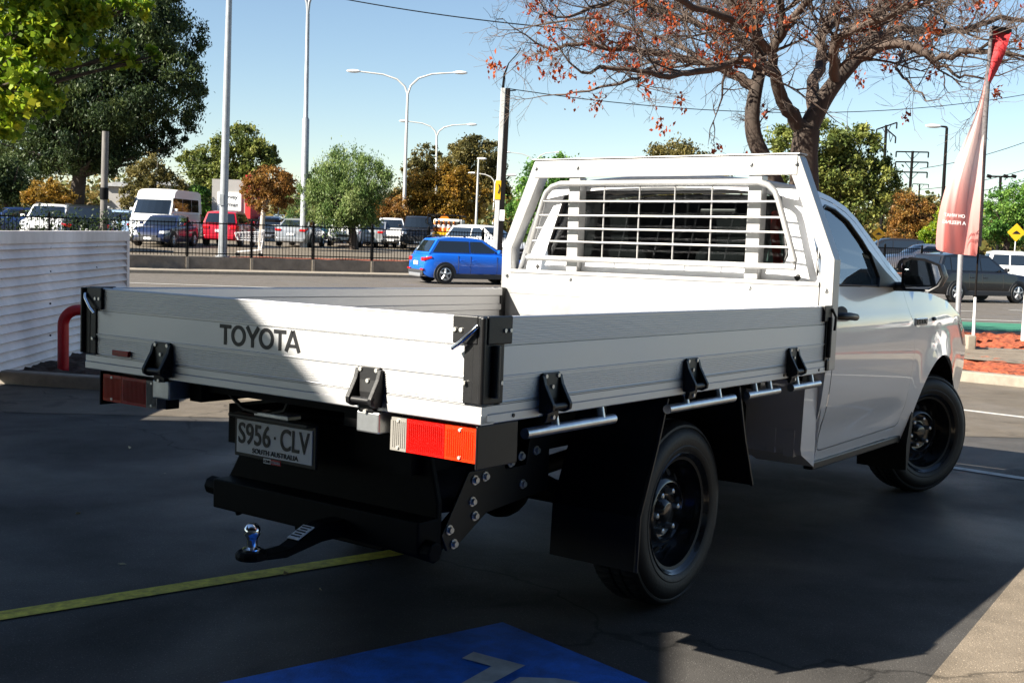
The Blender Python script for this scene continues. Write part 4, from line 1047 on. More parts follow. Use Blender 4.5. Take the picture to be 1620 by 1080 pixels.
# ================================================================ TREES
M['bark'] = pm('bark_grey_brown', (.055, .040, .031), .9, var=.45, scale=5, bump=.5, bscale=14, stretch=(1, 1, .25))
M['barkw'] = pm('bark_pale', (.42, .37, .32), .8, var=.3, scale=3, bump=.2, bscale=10)
M['barkd'] = pm('bark_dark', (.045, .035, .028), .9, var=.5, scale=2, bump=.4, bscale=8)
M['barkt'] = pm('bark_twig', (.088, .062, .048), .85, var=.3, scale=3)
RNG = np.random.default_rng(11)
def leaf_mesh(name, C_, size, mat, parent, rnd, aspect=.55, droop=.0, up=.25, bend=True):
    """C_: (n,3) leaf centres; rnd: (n,) colour value"""
    n = len(C_)
    a = RNG.normal(size=(n, 3)); a[:, 2] -= droop*1.5; a /= np.linalg.norm(a, axis=1)[:, None]
    b = RNG.normal(size=(n, 3)); b[:, 2] *= .6; b -= a*(a*b).sum(1)[:, None]; b /= np.linalg.norm(b, axis=1)[:, None]
    s = size*RNG.uniform(.6, 1.35, n)[:, None]
    nn = np.cross(a, b)*s*.12
    P = np.stack([C_-a*s*.5, C_+b*s*aspect*.5+nn, C_+a*s*.5, C_-b*s*aspect*.5+nn], 1).reshape(-1, 3)
    me = bpy.data.meshes.new(name); me.vertices.add(4*n); me.vertices.foreach_set('co', P.astype(np.float32).ravel())
    me.loops.add(4*n); me.loops.foreach_set('vertex_index', np.arange(4*n, dtype=np.int32))
    me.polygons.add(n); me.polygons.foreach_set('loop_start', np.arange(0, 4*n, 4, dtype=np.int32))
    at_ = me.attributes.new('leafrand', 'FLOAT', 'FACE'); at_.data.foreach_set('value', np.clip(rnd, 0, 1).astype(np.float32))
    me.materials.append(mat); me.update(calc_edges=True)
    o = bpy.data.objects.new(name, me); C.objects.link(o)
    if parent is not None: o.parent = parent
    return o
def clumps(blobs, nsub, nleaf, sub=.28, flat=.8, spread=.35):
    """blobs: (centre, radii). returns leaf centres and colour values"""
    pts = []; col = []
    vol = np.array([r[0]*r[1]*r[2] for _, r in blobs])**.67; vol /= vol.sum()
    for (c, r), v in zip(blobs, vol):
        k = max(3, int(nsub*v)); m = max(4, int(nleaf/nsub))
        d = RNG.normal(size=(k, 3)); d /= np.linalg.norm(d, axis=1)[:, None]
        rad = RNG.uniform(.45, 1.0, k)**.6
        cc = np.array(c)+d*rad[:, None]*np.array(r)
        sr = np.mean(r)*sub*1.12*RNG.uniform(.55, 1.3, k)
        cv = RNG.uniform(0, 1, k)
        for j in range(k):
            q = RNG.normal(size=(m, 3)); q *= sr[j]*.52*RNG.uniform(.55, 1.25, 3); q[:, 2] *= flat
            pts.append(cc[j]+q); col.append(np.clip(cv[j]*(1-spread)+RNG.uniform(0, 1, m)*spread+.0, 0, 1))
        e = RNG.normal(size=(k*m//7, 3)); e /= np.linalg.norm(e, axis=1)[:, None]; e *= (RNG.uniform(.3, 1.06, len(e))**.5)[:, None]
        pts.append(np.array(c)+e*np.array(r)); col.append(RNG.uniform(0, 1, len(e))*.8)
    return np.concatenate(pts), np.concatenate(col)
def make_tree(name, label, px, d, blobs, mat, size, nsub, nleaf, trunk=.25, base=None, bark='bark', cat='tree', group=None, droop=.2, sub=.28, aspect=.5, z0=None, limbs=True, flat=.8, lean=0):
    """blobs in picture points: (px, py, half width px, half height px, depth offset m)"""
    k = d/F; z0 = ZC if z0 is None else z0
    b = at(px, 400, d); root = empty(name, (b.x, b.y, z0), label=label, cat=cat, group=group)
    o = Vector((b.x, b.y, z0)); bl = []
    for (x, y, rx, ry, dd) in blobs:
        c = at(x, y, d+dd)-o; bl.append((tuple(c), (rx*k, rx*k*.9, ry*k)))
    P, cv = clumps(bl, nsub, nleaf, sub, flat)
    leaf_mesh('crown', P, size, mat, root, cv, aspect, droop)
    mb = MB(); top = max(c[2] for c, _ in bl); cx = sum(c[0] for c, _ in bl)/len(bl); cy = sum(c[1] for c, _ in bl)/len(bl)
    fork = Vector((cx*.25, cy*.25, max(1.2, min(c[2]-r[2]*.8 for c, r in bl))))
    mb.tube([(0, 0, -.3), (fork.x*.3, fork.y*.3, fork.z*.5), tuple(fork)], [trunk*1.15, trunk*.9, trunk*.75], 8)
    rr = random.Random(int(px))
    for c, r in bl:
        c = Vector(c)
        for q in range(3):
            e = c+Vector((rr.uniform(-.7, .7)*r[0], rr.uniform(-.7, .7)*r[1], rr.uniform(-.2, .8)*r[2]))
            m = fork.lerp(e, .5)+Vector((rr.uniform(-.1, .1), rr.uniform(-.1, .1), .12))*r[2]
            mb.tube([tuple(fork), tuple(m), tuple(e)], [trunk*.36, trunk*.2, trunk*.05], 6)
    mb.build('trunk', M[bark], root, smooth=60)
    return root
LM = dict(
    dark=leafmat('leaf_dark', [(.012, .026, .012), (.028, .050, .018), (.058, .088, .026), (.10, .125, .034)], .3),
    olive=leafmat('leaf_olive', [(0.043, 0.067, 0.019), (0.107, 0.142, 0.032), (0.200, 0.224, 0.052), (0.307, 0.295, 0.071)], .3),
    brown=leafmat('leaf_brown_olive', [(0.048, 0.050, 0.017), (0.102, 0.096, 0.031), (0.168, 0.138, 0.041), (0.216, 0.180, 0.060)], .3),
    green=leafmat('leaf_green', [(0.024, 0.071, 0.019), (0.071, 0.178, 0.032), (0.142, 0.283, 0.047), (0.259, 0.402, 0.083)], .35),
    willow=leafmat('leaf_willow', [(0.038, 0.079, 0.024), (0.095, 0.166, 0.043), (0.200, 0.271, 0.083), (0.307, 0.354, 0.142)], .35),
    gold=leafmat('leaf_gold', [(0.084, 0.066, 0.012), (0.216, 0.132, 0.019), (0.324, 0.192, 0.026), (0.360, 0.156, 0.024)], .4),
    rust=leafmat('leaf_rust', [(0.072, 0.042, 0.014), (0.204, 0.096, 0.024), (0.324, 0.162, 0.036), (0.168, 0.144, 0.036)], .4),
    yg=leafmat('leaf_yellow_green', [(.05, .11, .012), (.15, .26, .018), (.32, .40, .025), (.52, .48, .03)], .5),
    redl=leafmat('leaf_dead_red', [(.17, .020, .010), (.34, .055, .014), (.48, .12, .024), (.25, .030, .014)], .35),
)
# far wood that closes the horizon
pts = []; cv = []
for i in range(260):
    px = -150+i*7.6+RNG.uniform(-8, 8); d = RNG.uniform(105, 165)
    c = at(px, 400, d); h = RNG.uniform(2.8, 5.2)+(1.6 if RNG.random() < .2 else 0); r = RNG.uniform(2.0, 3.8)
    m = 240; q = RNG.normal(size=(m, 3)); q /= np.linalg.norm(q, axis=1)[:, None]; q *= (RNG.uniform(.2, 1.15, m)**.4)[:, None]
    pts.append(np.array([c.x, c.y, .3+h*.5])+q*np.array([r, r, h*.55])); cv.append(np.clip(RNG.uniform(0, 1)*.65+RNG.uniform(0, .35, m), 0, 1))
tag(leaf_mesh('far_woods', np.concatenate(pts), .62, leafmat('leaf_far', [(.03, .05, .02), (.10, .11, .03), (.20, .13, .035), (.07, .13, .03)], .3), None, np.concatenate(cv), .7), kind='stuff')
T = make_tree
T('gum_tree', 'huge dark gum tree with a thick leaning trunk at the left', 118, 76, [(150, 60, 130, 80, 0), (235, 130, 85, 75, -2), (90, 150, 110, 90, 1), (255, 60, 70, 70, 1), (160, 215, 105, 45, 0), (280, 165, 48, 45, 0), (30, 220, 90, 60, 2), (60, -20, 140, 90, 0), (200, -40, 90, 70, 0), (250, 225, 42, 28, 0), (20, 90, 90, 100, 2), (60, 245, 70, 30, -1), (125, 258, 55, 22, -2), (205, 255, 60, 24, -1), (110, 200, 80, 45, -3), (180, 160, 80, 50, -3), (70, 150, 70, 50, -3), (225, 60, 70, 60, -2)], LM['dark'], .26, 900, 150000, .60, bark='barkd', droop=.8, sub=.22, aspect=.36)
T('gum_tree', 'rounded olive gum tree with tiered crown behind the white van and steel pole', 356, 92, [(375, 230, 40, 32, 0), (330, 250, 32, 25, 1), (405, 248, 30, 28, -1), (300, 262, 22, 20, 0), (350, 285, 55, 25, 0), (425, 250, 18, 18, 1), (385, 285, 40, 25, 0)], LM['olive'], 0.272, 150, 26172, .4, sub=.25)
T('tree', 'bright green bushy tree right behind the white van roof', 345, 74, [(312, 312, 26, 18, 0), (300, 330, 30, 20, 0), (325, 335, 18, 20, 0), (285, 312, 20, 16, 2)], LM['green'], 0.192, 70, 15152, .2)
T('tree', 'small rusty gold tree with a forked white trunk beside the shop sign', 413, 55, [(428, 288, 42, 26, 0), (405, 300, 26, 24, 0), (448, 300, 22, 30, 1), (420, 318, 36, 16, 0)], LM['rust'], 0.128, 120, 11571, .14, bark='barkw', sub=.2)
T('willow_tree', 'green willow-like tree with a wispy drooping crown over the parked white wagon', 560, 60, [(555, 270, 55, 28, 0), (515, 290, 40, 30, 1), (590, 285, 34, 30, -1), (550, 315, 58, 32, 0), (500, 320, 30, 32, 0), (575, 325, 30, 32, 0), (470, 320, 28, 32, 2), (530, 342, 46, 18, 0), (578, 345, 30, 16, 0)], LM['willow'], 0.144, 190, 35815, .24, droop=1.0, sub=.24, flat=1.3, aspect=.32)
T('tree', 'low orange tree with a bare forked trunk left of the tall lamp post', 598, 74, [(605, 335, 42, 20, 0), (580, 345, 22, 18, 0), (628, 335, 22, 26, 0)], LM['rust'], 0.152, 80, 9918, .16, bark='barkw')
T('tree', 'broad golden autumn tree behind the black ute', 695, 84, [(690, 300, 50, 30, 0), (735, 310, 34, 34, 0), (655, 320, 38, 32, 0), (700, 335, 62, 22, 0), (665, 285, 26, 18, 0), (715, 280, 30, 18, 0)], LM['gold'], 0.208, 170, 27550, .3, sub=.24)
T('gum_tree', 'tall brown-green gum tree rising behind the golden tree', 752, 108, [(750, 250, 44, 34, 0), (725, 265, 30, 32, 0), (775, 275, 26, 40, 0), (755, 300, 42, 32, 0), (735, 240, 22, 18, 0), (795, 300, 16, 30, 0)], LM['brown'], 0.296, 150, 24795, .45, sub=.23)
T('gum_tree', 'slender dark gum tree between the two forked lamp posts', 668, 118, [(668, 250, 20, 22, 0), (650, 268, 16, 18, 0), (685, 255, 14, 26, 0), (670, 290, 30, 24, 0)], LM['brown'], 0.296, 70, 10469, .3, sub=.25)
T('tree', 'dense green tree showing through the left side of the headboard frame', 868, 64, [(860, 285, 40, 34, 0), (895, 275, 34, 28, 0), (845, 330, 42, 40, 0), (900, 330, 45, 45, 0), (950, 320, 30, 30, 2), (870, 380, 50, 26, 0)], LM['green'], 0.176, 170, 30305, .26)
T('gum_tree', 'olive gum tree peeping over the headboard top rail', 1075, 95, [(1075, 255, 52, 26, 0), (1030, 275, 45, 24, 0), (1115, 275, 45, 24, 0), (1070, 300, 80, 30, 0)], LM['brown'], 0.272, 110, 19285, .35)
T('gum_tree', 'big olive gum tree behind the cab roof, lit from the left', 1318, 58, [(1300, 225, 55, 34, 0), (1355, 235, 45, 38, 0), (1255, 230, 40, 38, 1), (1385, 285, 34, 40, 0), (1320, 275, 62, 42, 0), (1360, 320, 50, 36, 0), (1260, 285, 45, 45, 2), (1230, 215, 24, 20, 2)], LM['olive'], 0.192, 230, 41325, .4, sub=.23)
T('tree', 'red and bronze autumn tree below the power pole', 1452, 72, [(1455, 345, 32, 26, 0), (1430, 330, 24, 28, 0), (1470, 365, 26, 20, 0), (1432, 365, 28, 20, 0)], LM['rust'], 0.152, 90, 12673, .16)
T('tree', 'green shrubby tree with orange tips left of the flag', 1488, 66, [(1490, 355, 18, 22, 0), (1475, 375, 22, 16, 0), (1505, 350, 22, 26, 1)], LM['yg'], 0.144, 60, 7714, .12)
T('tree', 'leafy green tree right of the flag pole', 1588, 62, [(1585, 325, 34, 30, 0), (1620, 320, 36, 36, 0), (1570, 360, 28, 24, 0), (1610, 365, 40, 24, 0), (1660, 330, 40, 40, 0)], LM['green'], 0.152, 130, 20938, .22)
T('tree', 'brown-leaved tree far behind the three-armed power pole', 1432, 105, [(1430, 315, 26, 20, 0), (1415, 335, 30, 20, 0), (1475, 325, 26, 16, 0), (1455, 340, 40, 18, 0)], LM['brown'], 0.272, 60, 9367, .25)
T('tree', 'olive tree with pale stems left of the van', 240, 70, [(238, 275, 34, 25, 0), (215, 310, 28, 25, 0), (265, 300, 30, 28, 0), (240, 335, 40, 20, 0)], LM['brown'], 0.176, 90, 13775, .18, bark='barkw')
T('tree', 'small golden tree under the huge dark gum', 75, 58, [(75, 300, 26, 18, 0), (100, 312, 22, 14, 0), (55, 310, 20, 14, 0)], LM['gold'], 0.128, 50, 6612, .12)
T('tree', 'dark green tree at the far left edge', 15, 64, [(10, 280, 50, 30, 0), (40, 300, 40, 24, 0), (-30, 290, 60, 50, 0)], LM['dark'], 0.184, 90, 13775, .25)
# big yellow-green leaves of a nearer tree at the top left
def near_tree():
    d = 15.5; k = d/F; base = at(-190, 400, d); z0 = -.2
    root = empty('plane_tree', (base.x, base.y, z0), label='yellow-green plane tree with broad sunlit leaves reaching in at the top left', cat='tree')
    o = Vector((base.x, base.y, z0)); bl = []
    for x, y, rx, ry, dd in [(40, 50, 70, 60, 0), (95, 60, 55, 42, .3), (20, 130, 60, 50, -.3), (60, 165, 38, 26, 0), (125, 20, 50, 25, .6), (190, 85, 34, 26, .8), (210, 10, 40, 16, 1), (-40, 90, 50, 60, .4), (-110, -40, 60, 60, .5), (20, -40, 110, 40, 0), (15, 190, 40, 30, 0), (240, 90, 14, 14, .8)]:
        c = at(x, y, d+dd)-o; bl.append((tuple(c), (rx*k, rx*k*.9, ry*k)))
    P, cv = clumps(bl, 260, 12000, .34, .7, .6)
    leaf_mesh('crown', P, .105, LM['yg'], root, cv, .85, .5)
    mb = MB(); f = Vector((0, 0, 2.1)); mb.tube([(0, 0, -.2), (0, 0, 1.2), tuple(f)], [.16, .13, .11], 10)
    rr = random.Random(5)
    for c, r in bl:
        c = Vector(c); m = f.lerp(c, .5)+Vector((0, 0, .25)); mb.tube([tuple(f), tuple(m), tuple(c)], [.06, .04, .012], 6)
        for q in range(6):
            e = c+Vector((rr.uniform(-.8, .8)*r[0], rr.uniform(-.8, .8)*r[1], rr.uniform(-.8, .8)*r[2])); mb.tube([tuple(m.lerp(c, rr.uniform(.3, 1))), tuple(e)], [.012, .004], 5)
    mb.build('trunk', M['bark'], root, smooth=60)
near_tree()
# scrambling vine on the fence behind the corrugated sheets
pts = []
for i in range(46):
    p = at(RNG.uniform(-30, 205), RNG.uniform(338, 372), 40.5); pts.append(np.array(p)+RNG.normal(size=(34, 3))*np.array([.22, .12, .16]))
vn = leaf_mesh('climbing_vine', np.concatenate(pts), .12, LM['dark'], None, RNG.uniform(0, .6, 46*34), .5)
tag(vn, 'dark scrambling vine tangled through the picket fence behind the corrugated fence', 'vine')

# ---------------- the bare autumn tree in the right-hand bed
def bare_tree():
    d0 = 20.8; rr = random.Random(21); b = at(1262, 470, d0)
    root = empty('autumn_tree', (b.x, b.y, -.3), label='nearly bare spreading tree with twisted dark limbs and a few rust-red leaf bunches', cat='tree')
    o = Vector((b.x, b.y, -.3)); mbT = MB(); mbB = MB(); tips = []
    def pt(x, y, dd): return at(x, y, d0+dd)-o
    limbs = [
        ([(1262, 560, 0), (1266, 400, 0), (1272, 300, 0), (1272, 245, 0), (1277, 205, 0)], .27, .20),
        ([(1262, 450, 0), (1240, 330, 0), (1214, 265, 0), (1194, 220, 0), (1190, 180, 0), (1196, 140, .1), (1204, 95, .2), (1196, 45, .2), (1180, -20, 0)], .165, .07),
        ([(1277, 208, 0), (1258, 190, -.1), (1240, 160, -.2), (1228, 125, -.4), (1222, 80, -.6), (1236, 40, -.9), (1230, -30, -1.1)], .13, .05),
        ([(1277, 208, 0), (1298, 165, .1), (1322, 130, .2), (1352, 96, .3), (1380, 62, .5), (1400, 15, .8), (1440, -50, 1)], .165, .055),
        ([(1290, 178, 0), (1286, 140, .4), (1300, 100, .8), (1302, 50, 1.2), (1330, 0, 1.6), (1340, -60, 1.8)], .11, .05),
        ([(1352, 96, .3), (1400, 72, .0), (1440, 72, -.3), (1480, 92, -.6), (1530, 80, -.9), (1600, 85, -1.2)], .09, .03),
        ([(1380, 62, .5), (1440, 45, 1), (1510, 50, 1.4), (1580, 30, 1.8), (1660, 40, 2.2)], .08, .03),
        ([(1322, 130, .2), (1318, 90, -.8), (1340, 50, -1.4), (1400, 30, -2), (1470, -10, -2.4)], .09, .03),
        ([(1196, 140, .1), (1160, 118, .2), (1115, 98, .3), (1060, 88, .2), (1000, 80, .0), (930, 70, -.3), (870, 78, -.5)], .09, .022),
        ([(1204, 95, .2), (1170, 60, .7), (1110, 40, 1.2), (1050, 20, 1.6), (980, 0, 1.8), (900, -30, 2)], .08, .025),
        ([(1228, 125, -.4), (1180, 100, -1.2), (1120, 110, -1.9), (1060, 120, -2.3), (990, 110, -2.6), (920, 115, -2.8)], .07, .02),
        ([(1222, 80, -.6), (1170, 40, -1.4), (1100, 10, -2), (1010, -10, -2.6), (920, 20, -3)], .07, .025),
        ([(1196, 45, .2), (1140, -10, .5), (1060, -40, .8), (960, -60, 1)], .07, .03),
        ([(1236, 40, -.9), (1290, -10, -1.6), (1350, -40, -2.2)], .06, .03),
        ([(1060, 88, .2), (1010, 120, .4), (950, 140, .6), (880, 150, .8)], .035, .012),
        ([(1302, 50, 1.2), (1360, 20, 2), (1440, 10, 2.6), (1520, -20, 3)], .06, .02),
        ([(1115, 98, .3), (1070, 70, .8), (1000, 45, 1.2), (920, 30, 1.4), (850, 40, 1.5)], .045, .014),
        ([(1480, 92, -.6), (1500, 110, -.8), (1530, 125, -1.1), (1580, 120, -1.4)], .03, .012),
        ([(1440, 72, -.3), (1420, 105, -.9), (1440, 135, -1.4), (1470, 160, -1.8)], .03, .01),
    ]
    def curve(P, n=3):
        out = []
        for i in range(len(P)-1):
            p0, p1, p2, p3 = P[max(i-1, 0)], P[i], P[i+1], P[min(i+2, len(P)-1)]
            for k in range(n):
                t = k/n; out.append(.5*((2*p1)+(p2-p0)*t+(2*p0-5*p1+4*p2-p3)*t*t+(3*p1-p0-3*p2+p3)*t**3))
        return out+[P[-1]]
    def rv(s=1): return Vector((rr.gauss(0, s), rr.gauss(0, s), rr.gauss(0, s)))
    centre = pt(1240, 190, 0)
    def grow(p, dirn, length, r, lev):
        n = 4 if lev < 3 else 3; P = [p]; dcur = dirn.normalized()
        for i in range(n):
            dcur = (dcur+rv(.22)+Vector((0, 0, .10 if lev < 3 else .02))).normalized()
            P.append(P[-1]+dcur*length/n)
        mbB.tube(P, [max(.0028, r*(1-.8*i/n)) for i in range(n+1)], 6 if r > .02 else (4 if r > .008 else 3), cap=False)
        if lev >= 3: tips.append((P[-1], dcur))
        if lev < 4:
            kids = {1: 8, 2: 6, 3: 4}[lev]
            for k in range(kids):
                t = rr.uniform(.2, 1.0); i = min(n-1, int(t*n)); q = P[i].lerp(P[i+1], t*n-i)
                dd = (dcur*.75+rv(.62)+Vector((0, 0, .12))).normalized()
                grow(q, dd, length*rr.uniform(.42, .68), max(.003, r*.48), lev+1)
    for P, r0, r1 in limbs:
        r0 *= 1.12; r1 *= 1.15; Q = curve([pt(*p) for p in P], 4); n = len(Q)
        if r0 < .18: Q = [q+rv(.025) if 0 < i < n-1 else q for i, q in enumerate(Q)]
        rs = [r0+(r1-r0)*i/(n-1) for i in range(n)]
        (mbT if r0 > .14 else mbB).tube(Q, rs, 10 if r0 > .1 else 7)
        if r0 >= .28: continue
        L_ = sum((Q[i+1]-Q[i]).length for i in range(n-1)); k = int(L_*3.7)
        for j in range(k):
            t = rr.uniform(.38 if r0 > .115 else .12, 1); i = min(n-2, int(t*(n-1))); p = Q[i]; tg_ = (Q[i+1]-Q[i]).normalized()
            if p.z < pt(1240, 140, 0).z and rr.random() < .85: continue
            out = (p-centre); out.z *= .35; out = out.normalized() if out.length > .1 else rv().normalized()
            dd = (tg_*.45+out*.35+rv(.55)+Vector((0, 0, .10))).normalized()
            grow(p, dd, rr.uniform(.8, 1.5), max(.010, min(.03, rs[i]*.42)), 2 if rr.random() < .72 else 1)
        grow(Q[-1], (Q[-1]-Q[-2]), 1.0, r1*.8, 2)
    mbT.build('trunk', M['bark'], root, smooth=60, merge=False)
    br = mbB.build('branches', M['barkt'], root, smooth=60, merge=False)
    pts = []; cv = []
    low = sorted(tips, key=lambda t: t[0].z+.2*rr.random())
    def bunch(p, n, s):
        q = RNG.normal(size=(n, 3))*np.array([s, s, s*1.25]); q[:, 2] -= s*1.2; pts.append(np.array(p)+q); cv.append(RNG.uniform(0, 1, n))
    for p, dd in rr.sample(low[:len(low)//3], 50): bunch(p, rr.randint(10, 24), .055)
    for p, dd in rr.sample(tips, 150): bunch(p, rr.randint(8, 20), .05)
    for x, y, dd, n in ((780, 98, -.5, 26), (945, 158, 0, 22), (1045, 192, 0, 24), (990, 60, -.5, 24), (950, 52, 0, 26), (1075, 155, -.3, 20), (905, 148, .2, 14), (880, 110, 0, 14), (965, 80, -.6, 20), (870, 50, 0, 12), (1012, 0, 0, 30), (1060, 25, -.8, 22), (1400, 100, -1, 10), (1475, 112, -.5, 12), (1580, 140, -1, 16), (1375, 30, -1, 20), (1345, 55, -1, 18), (850, 75, 0, 12), (830, 90, 0, 10)):
        bunch(pt(x, y, dd), int(n*1.6), .07)
        p0 = pt(x, y, dd)
        nr = min(tips, key=lambda t: (t[0]-p0).length)[0]; mb_ = None
        if (nr-p0).length < 2.5: mbX.tube([nr, nr.lerp(p0, .5)+Vector((0, 0, .06)), p0], .0035, 3, cap=False)
    leaf_mesh('leaf_bunch', np.concatenate(pts), .082, LM['redl'], root, np.concatenate(cv), .6, .8)
    mbX.build('twigs', M['barkt'], root, merge=False)
mbX = MB()
bare_tree()

# ================================================================ ADDED SKY BLOCKER BEHIND THE VIEWPOINT
M['cladd'] = pm('dark_cladding', (.06, .06, .065), .5, var=.15, scale=2)
M['glassd'] = pm('sky_blocker_glass', (.012, .014, .016), .06, spec=.7)
sr = empty('sky_blocker', (0, -9, 0), label='dark unseen block added behind the camera to cut skylight', cat='building')
MB().bx(-12, 17, -6, 5.2, -.1, 21).build('wall', M['cladd'], sr, bevel=.02)  # unseen block, added and made tall to keep skylight off the bay
MB().bx(-12.2, 17.2, -6.2, 5.5, 21.005, 21.5).build('roof', M['cladd'], sr, bevel=.02)
MB().bx(-5.0, 17, 5.25, 9.35, 4.35, 4.62).build('awning', M['darkroof'], sr)  # added slab over the viewpoint, cuts skylight from overhead
for k in range(9): MB().bx(-11+3*k, -8.2+3*k, 5.2, 5.24, .15, 3.4).build('window', M['glassd'], sr)

# ================================================================ POLES, LAMPS, WIRES, SIGNS
M['galv'] = pm('galvanised_pole', (.30, .32, .34), .5, .3, var=.2, scale=4)
M['poleg'] = pm('pole_pale', (.50, .50, .48), .55, var=.12, scale=3)
M['wood'] = pm('weathered_wood', (.16, .15, .14), .9, var=.4, scale=3, stretch=(6, 6, .6), bump=.3, bscale=10)
M['darkp'] = pm('dark_pole', (.007, .006, .006), .9, spec=.15, var=.3, scale=4)
M['signy'] = pm('sign_yellow', (.75, .42, .01), .45)
M['signo'] = pm('sign_orange', (.80, .20, .01), .45)
def vtop(px, py, d, z0):
    p = at(px, py, d); return p.z
def base_at(px, py, d, z): p = at(px, py, d); return (p.x, p.y, z)
def lamp_post(label, bx0, by0, sx, sy, d, arms, r=.11, z0=None, mat='poleg', thick=None, group=None):
    """bx0, by0: foot; sx, sy: where the arms leave; arms: list of (px, py)"""
    z0 = ZC if z0 is None else z0
    P = at(bx0, by0, d); o = Vector((P.x, P.y, z0)); root = empty('lamp_post', o, label=label, cat='street lamp', group=group)
    t = at(sx, sy, d)-o; mb = MB()
    mid = t*.42
    if thick: mb.tube([(0, 0, -.1), tuple(t*thick), tuple(t*(thick+.01)), tuple(t)], [r*1.25, r*1.15, r*.75, r*.6], 10)
    else: mb.tube([(0, 0, -.1), tuple(mid), tuple(t)], [r, r*.85, r*.6], 10)
    mb.build('pole', M[mat], root, smooth=60)
    for ax, ay in arms:
        e = at(ax, ay, d)-o; v = e-t
        pts = [t, t+Vector((v.x*.06, v.y*.06, v.z*.38)), t+Vector((v.x*.22, v.y*.22, v.z*.70)), t+Vector((v.x*.5, v.y*.5, v.z*.90)), e]
        mb = MB(); mb.tube(pts, [r*.5, r*.48, r*.45, r*.4, r*.35], 8); a_ = mb.build('arm', M[mat], root, smooth=60)
        dd = Vector((v.x, v.y, 0)).normalized(); q = math.atan2(dd.y, dd.x)
        mb = MB(); mb.sphere((0, 0, 0), 1, 12, 8, (r*3.6, r*1.35, r*.85)); h = mb.build('lamp_head', M['white'], root, smooth=60); h.location = e+dd*r*2; h.rotation_euler = (0, 0, q)
    return root
lamp_post('tall double-armed lamp post with both lamps clear of the trees', 638, 358, 645, 150, 75, [(566, 113), (722, 115)], .13)
lamp_post('shorter double-armed lamp post rising out of the golden tree', 690, 350, 691, 216, 112, [(644, 192), (742, 197)], .14)
lamp_post('short single-headed lamp post left of the striped utility pole', 753, 350, 757, 256, 70, [(758, 251)], .085)
lamp_post('low double-armed lamp post just left of the striped utility pole', 780, 352, 783, 292, 105, [(752, 274), (806, 277)], .12)
lamp_post('far lamp post whose curved arms show above the headboard corner', 845, 350, 846, 262, 120, [(806, 241), (880, 241)], .10)
lamp_post('forked lamp post with a thicker lower half beside the silver sedan', 480, 386, 487, 22, 60, [(462, -22), (516, -22)], .16, mat='galv', thick=.55)
lamp_post('thin lamp post in front of the olive gum beside the shop sign', 341, 350, 344, 244, 95, [(352, 238)], .10)
lamp_post('far lamp post over the rusty tree with one short arm', 440, 350, 441, 262, 96, [(424, 259)], .07)
lamp_post('dark street lamp post with a short flat head left of the flag', 1494, 300, 1498, 202, 66, [(1484, 200)], .13, mat='darkp')
# big steel pole
d = 43.2; b = at(352, 402, d); o = Vector((b.x, b.y, .04)); root = empty('steel_pole', o, label='tall plain grey steel pole standing at the picket fence, running out of the picture top', cat='pole')
t = at(364, -60, d)-o; mb = MB(); mb.tube([(0, 0, -.05), tuple(t*.55), tuple(t)], [.165, .135, .10], 14); mb.cyl((0, 0, 0), (0, 0, .04), .27, 12); mb.build('pole', M['galv'], root, smooth=60)
MB().box((-.02, -.17, 2.1), (.16, .02, .42)).build('access_cover', M['galv'], root, bevel=.005)
# weathered post
d = 41; b = at(163, 362, d); o = Vector((b.x, b.y, .25)); root = empty('weathered_post', o, label='grey weathered post with a dark clamp in front of the huge dark gum', cat='post')
t = at(167, 208, d)-o; mb = MB(); mb.tube([(0, 0, 0), tuple(t)], [.13, .115], 12); mb.build('pole', M['wood'], root, smooth=60)
mb = MB(); mb.tube([tuple(t*.42), tuple(t*.52)], .15, 12); mb.build('clamp', M['bsteel'], root, smooth=60)
# two-tone utility pole
d = 42.5; b = at(787, 405, d); o = Vector((b.x, b.y, ZR)); root = empty('utility_pole', o, label='slender utility pole, pale on the left and black on the right, with a yellow marker', cat='utility pole')
t = at(801, 140, d)-o; mb = MB()
def seg_box(mb, a, b, x0, x1, y0, y1):
    mb.add([(p.x+x, p.y+y, p.z) for p in (a, b) for x, y in ((x0, y0), (x1, y0), (x1, y1), (x0, y1))], [(0, 3, 2, 1), (4, 5, 6, 7), (0, 1, 5, 4), (1, 2, 6, 5), (2, 3, 7, 6), (3, 0, 4, 7)])
v0 = Vector((0, 0, 0)); seg_box(mb, v0, t, -.19, -.02, -.10, .10); mb.build('concrete_half', M['poleg'], root, bevel=.02)
mb = MB(); seg_box(mb, v0, t, -.015, .15, -.12, .12); mb.build('steel_half', M['darkp'], root)
q = t*.0+t*((at(0, 285, d).z-o.z)/t.z*0+.0)
def on(py): p = at(801+(py-140)*(-14/265), py, d)-o; return p
a_, b_ = on(316), on(286); mb = MB(); seg_box(mb, a_, b_, -.205, .0, -.115, -.105); mk = mb.build('marker_plate', M['signy'], root)
mb = MB(); mb.tube([on(292)+Vector((-.09, -.125, 0)), on(298)+Vector((-.05, -.125, 0)), on(306)+Vector((-.10, -.125, 0))], .018, 5); mb.build('marker_symbol', M['ink'], mk)
a_, b_ = on(349), on(332); mb = MB(); seg_box(mb, a_, b_, .00, .18, -.135, -.125); mb.build('notice_plate', M['plate'], root)
mb = MB(); mb.tube([t+Vector((-.12, 0, 0)), at(798, 118, d)-o, at(805, 100, d)-o, at(818, 86, d)-o, at(824, 76, d)-o], [.05, .04, .02, .02, .02], 6); mb.tube([t+Vector((-.1, 0, -.1)), t+Vector((.35, 0, -.06))], .02, 6); mb.build('cable_riser', M['bsteel'], root, smooth=60)
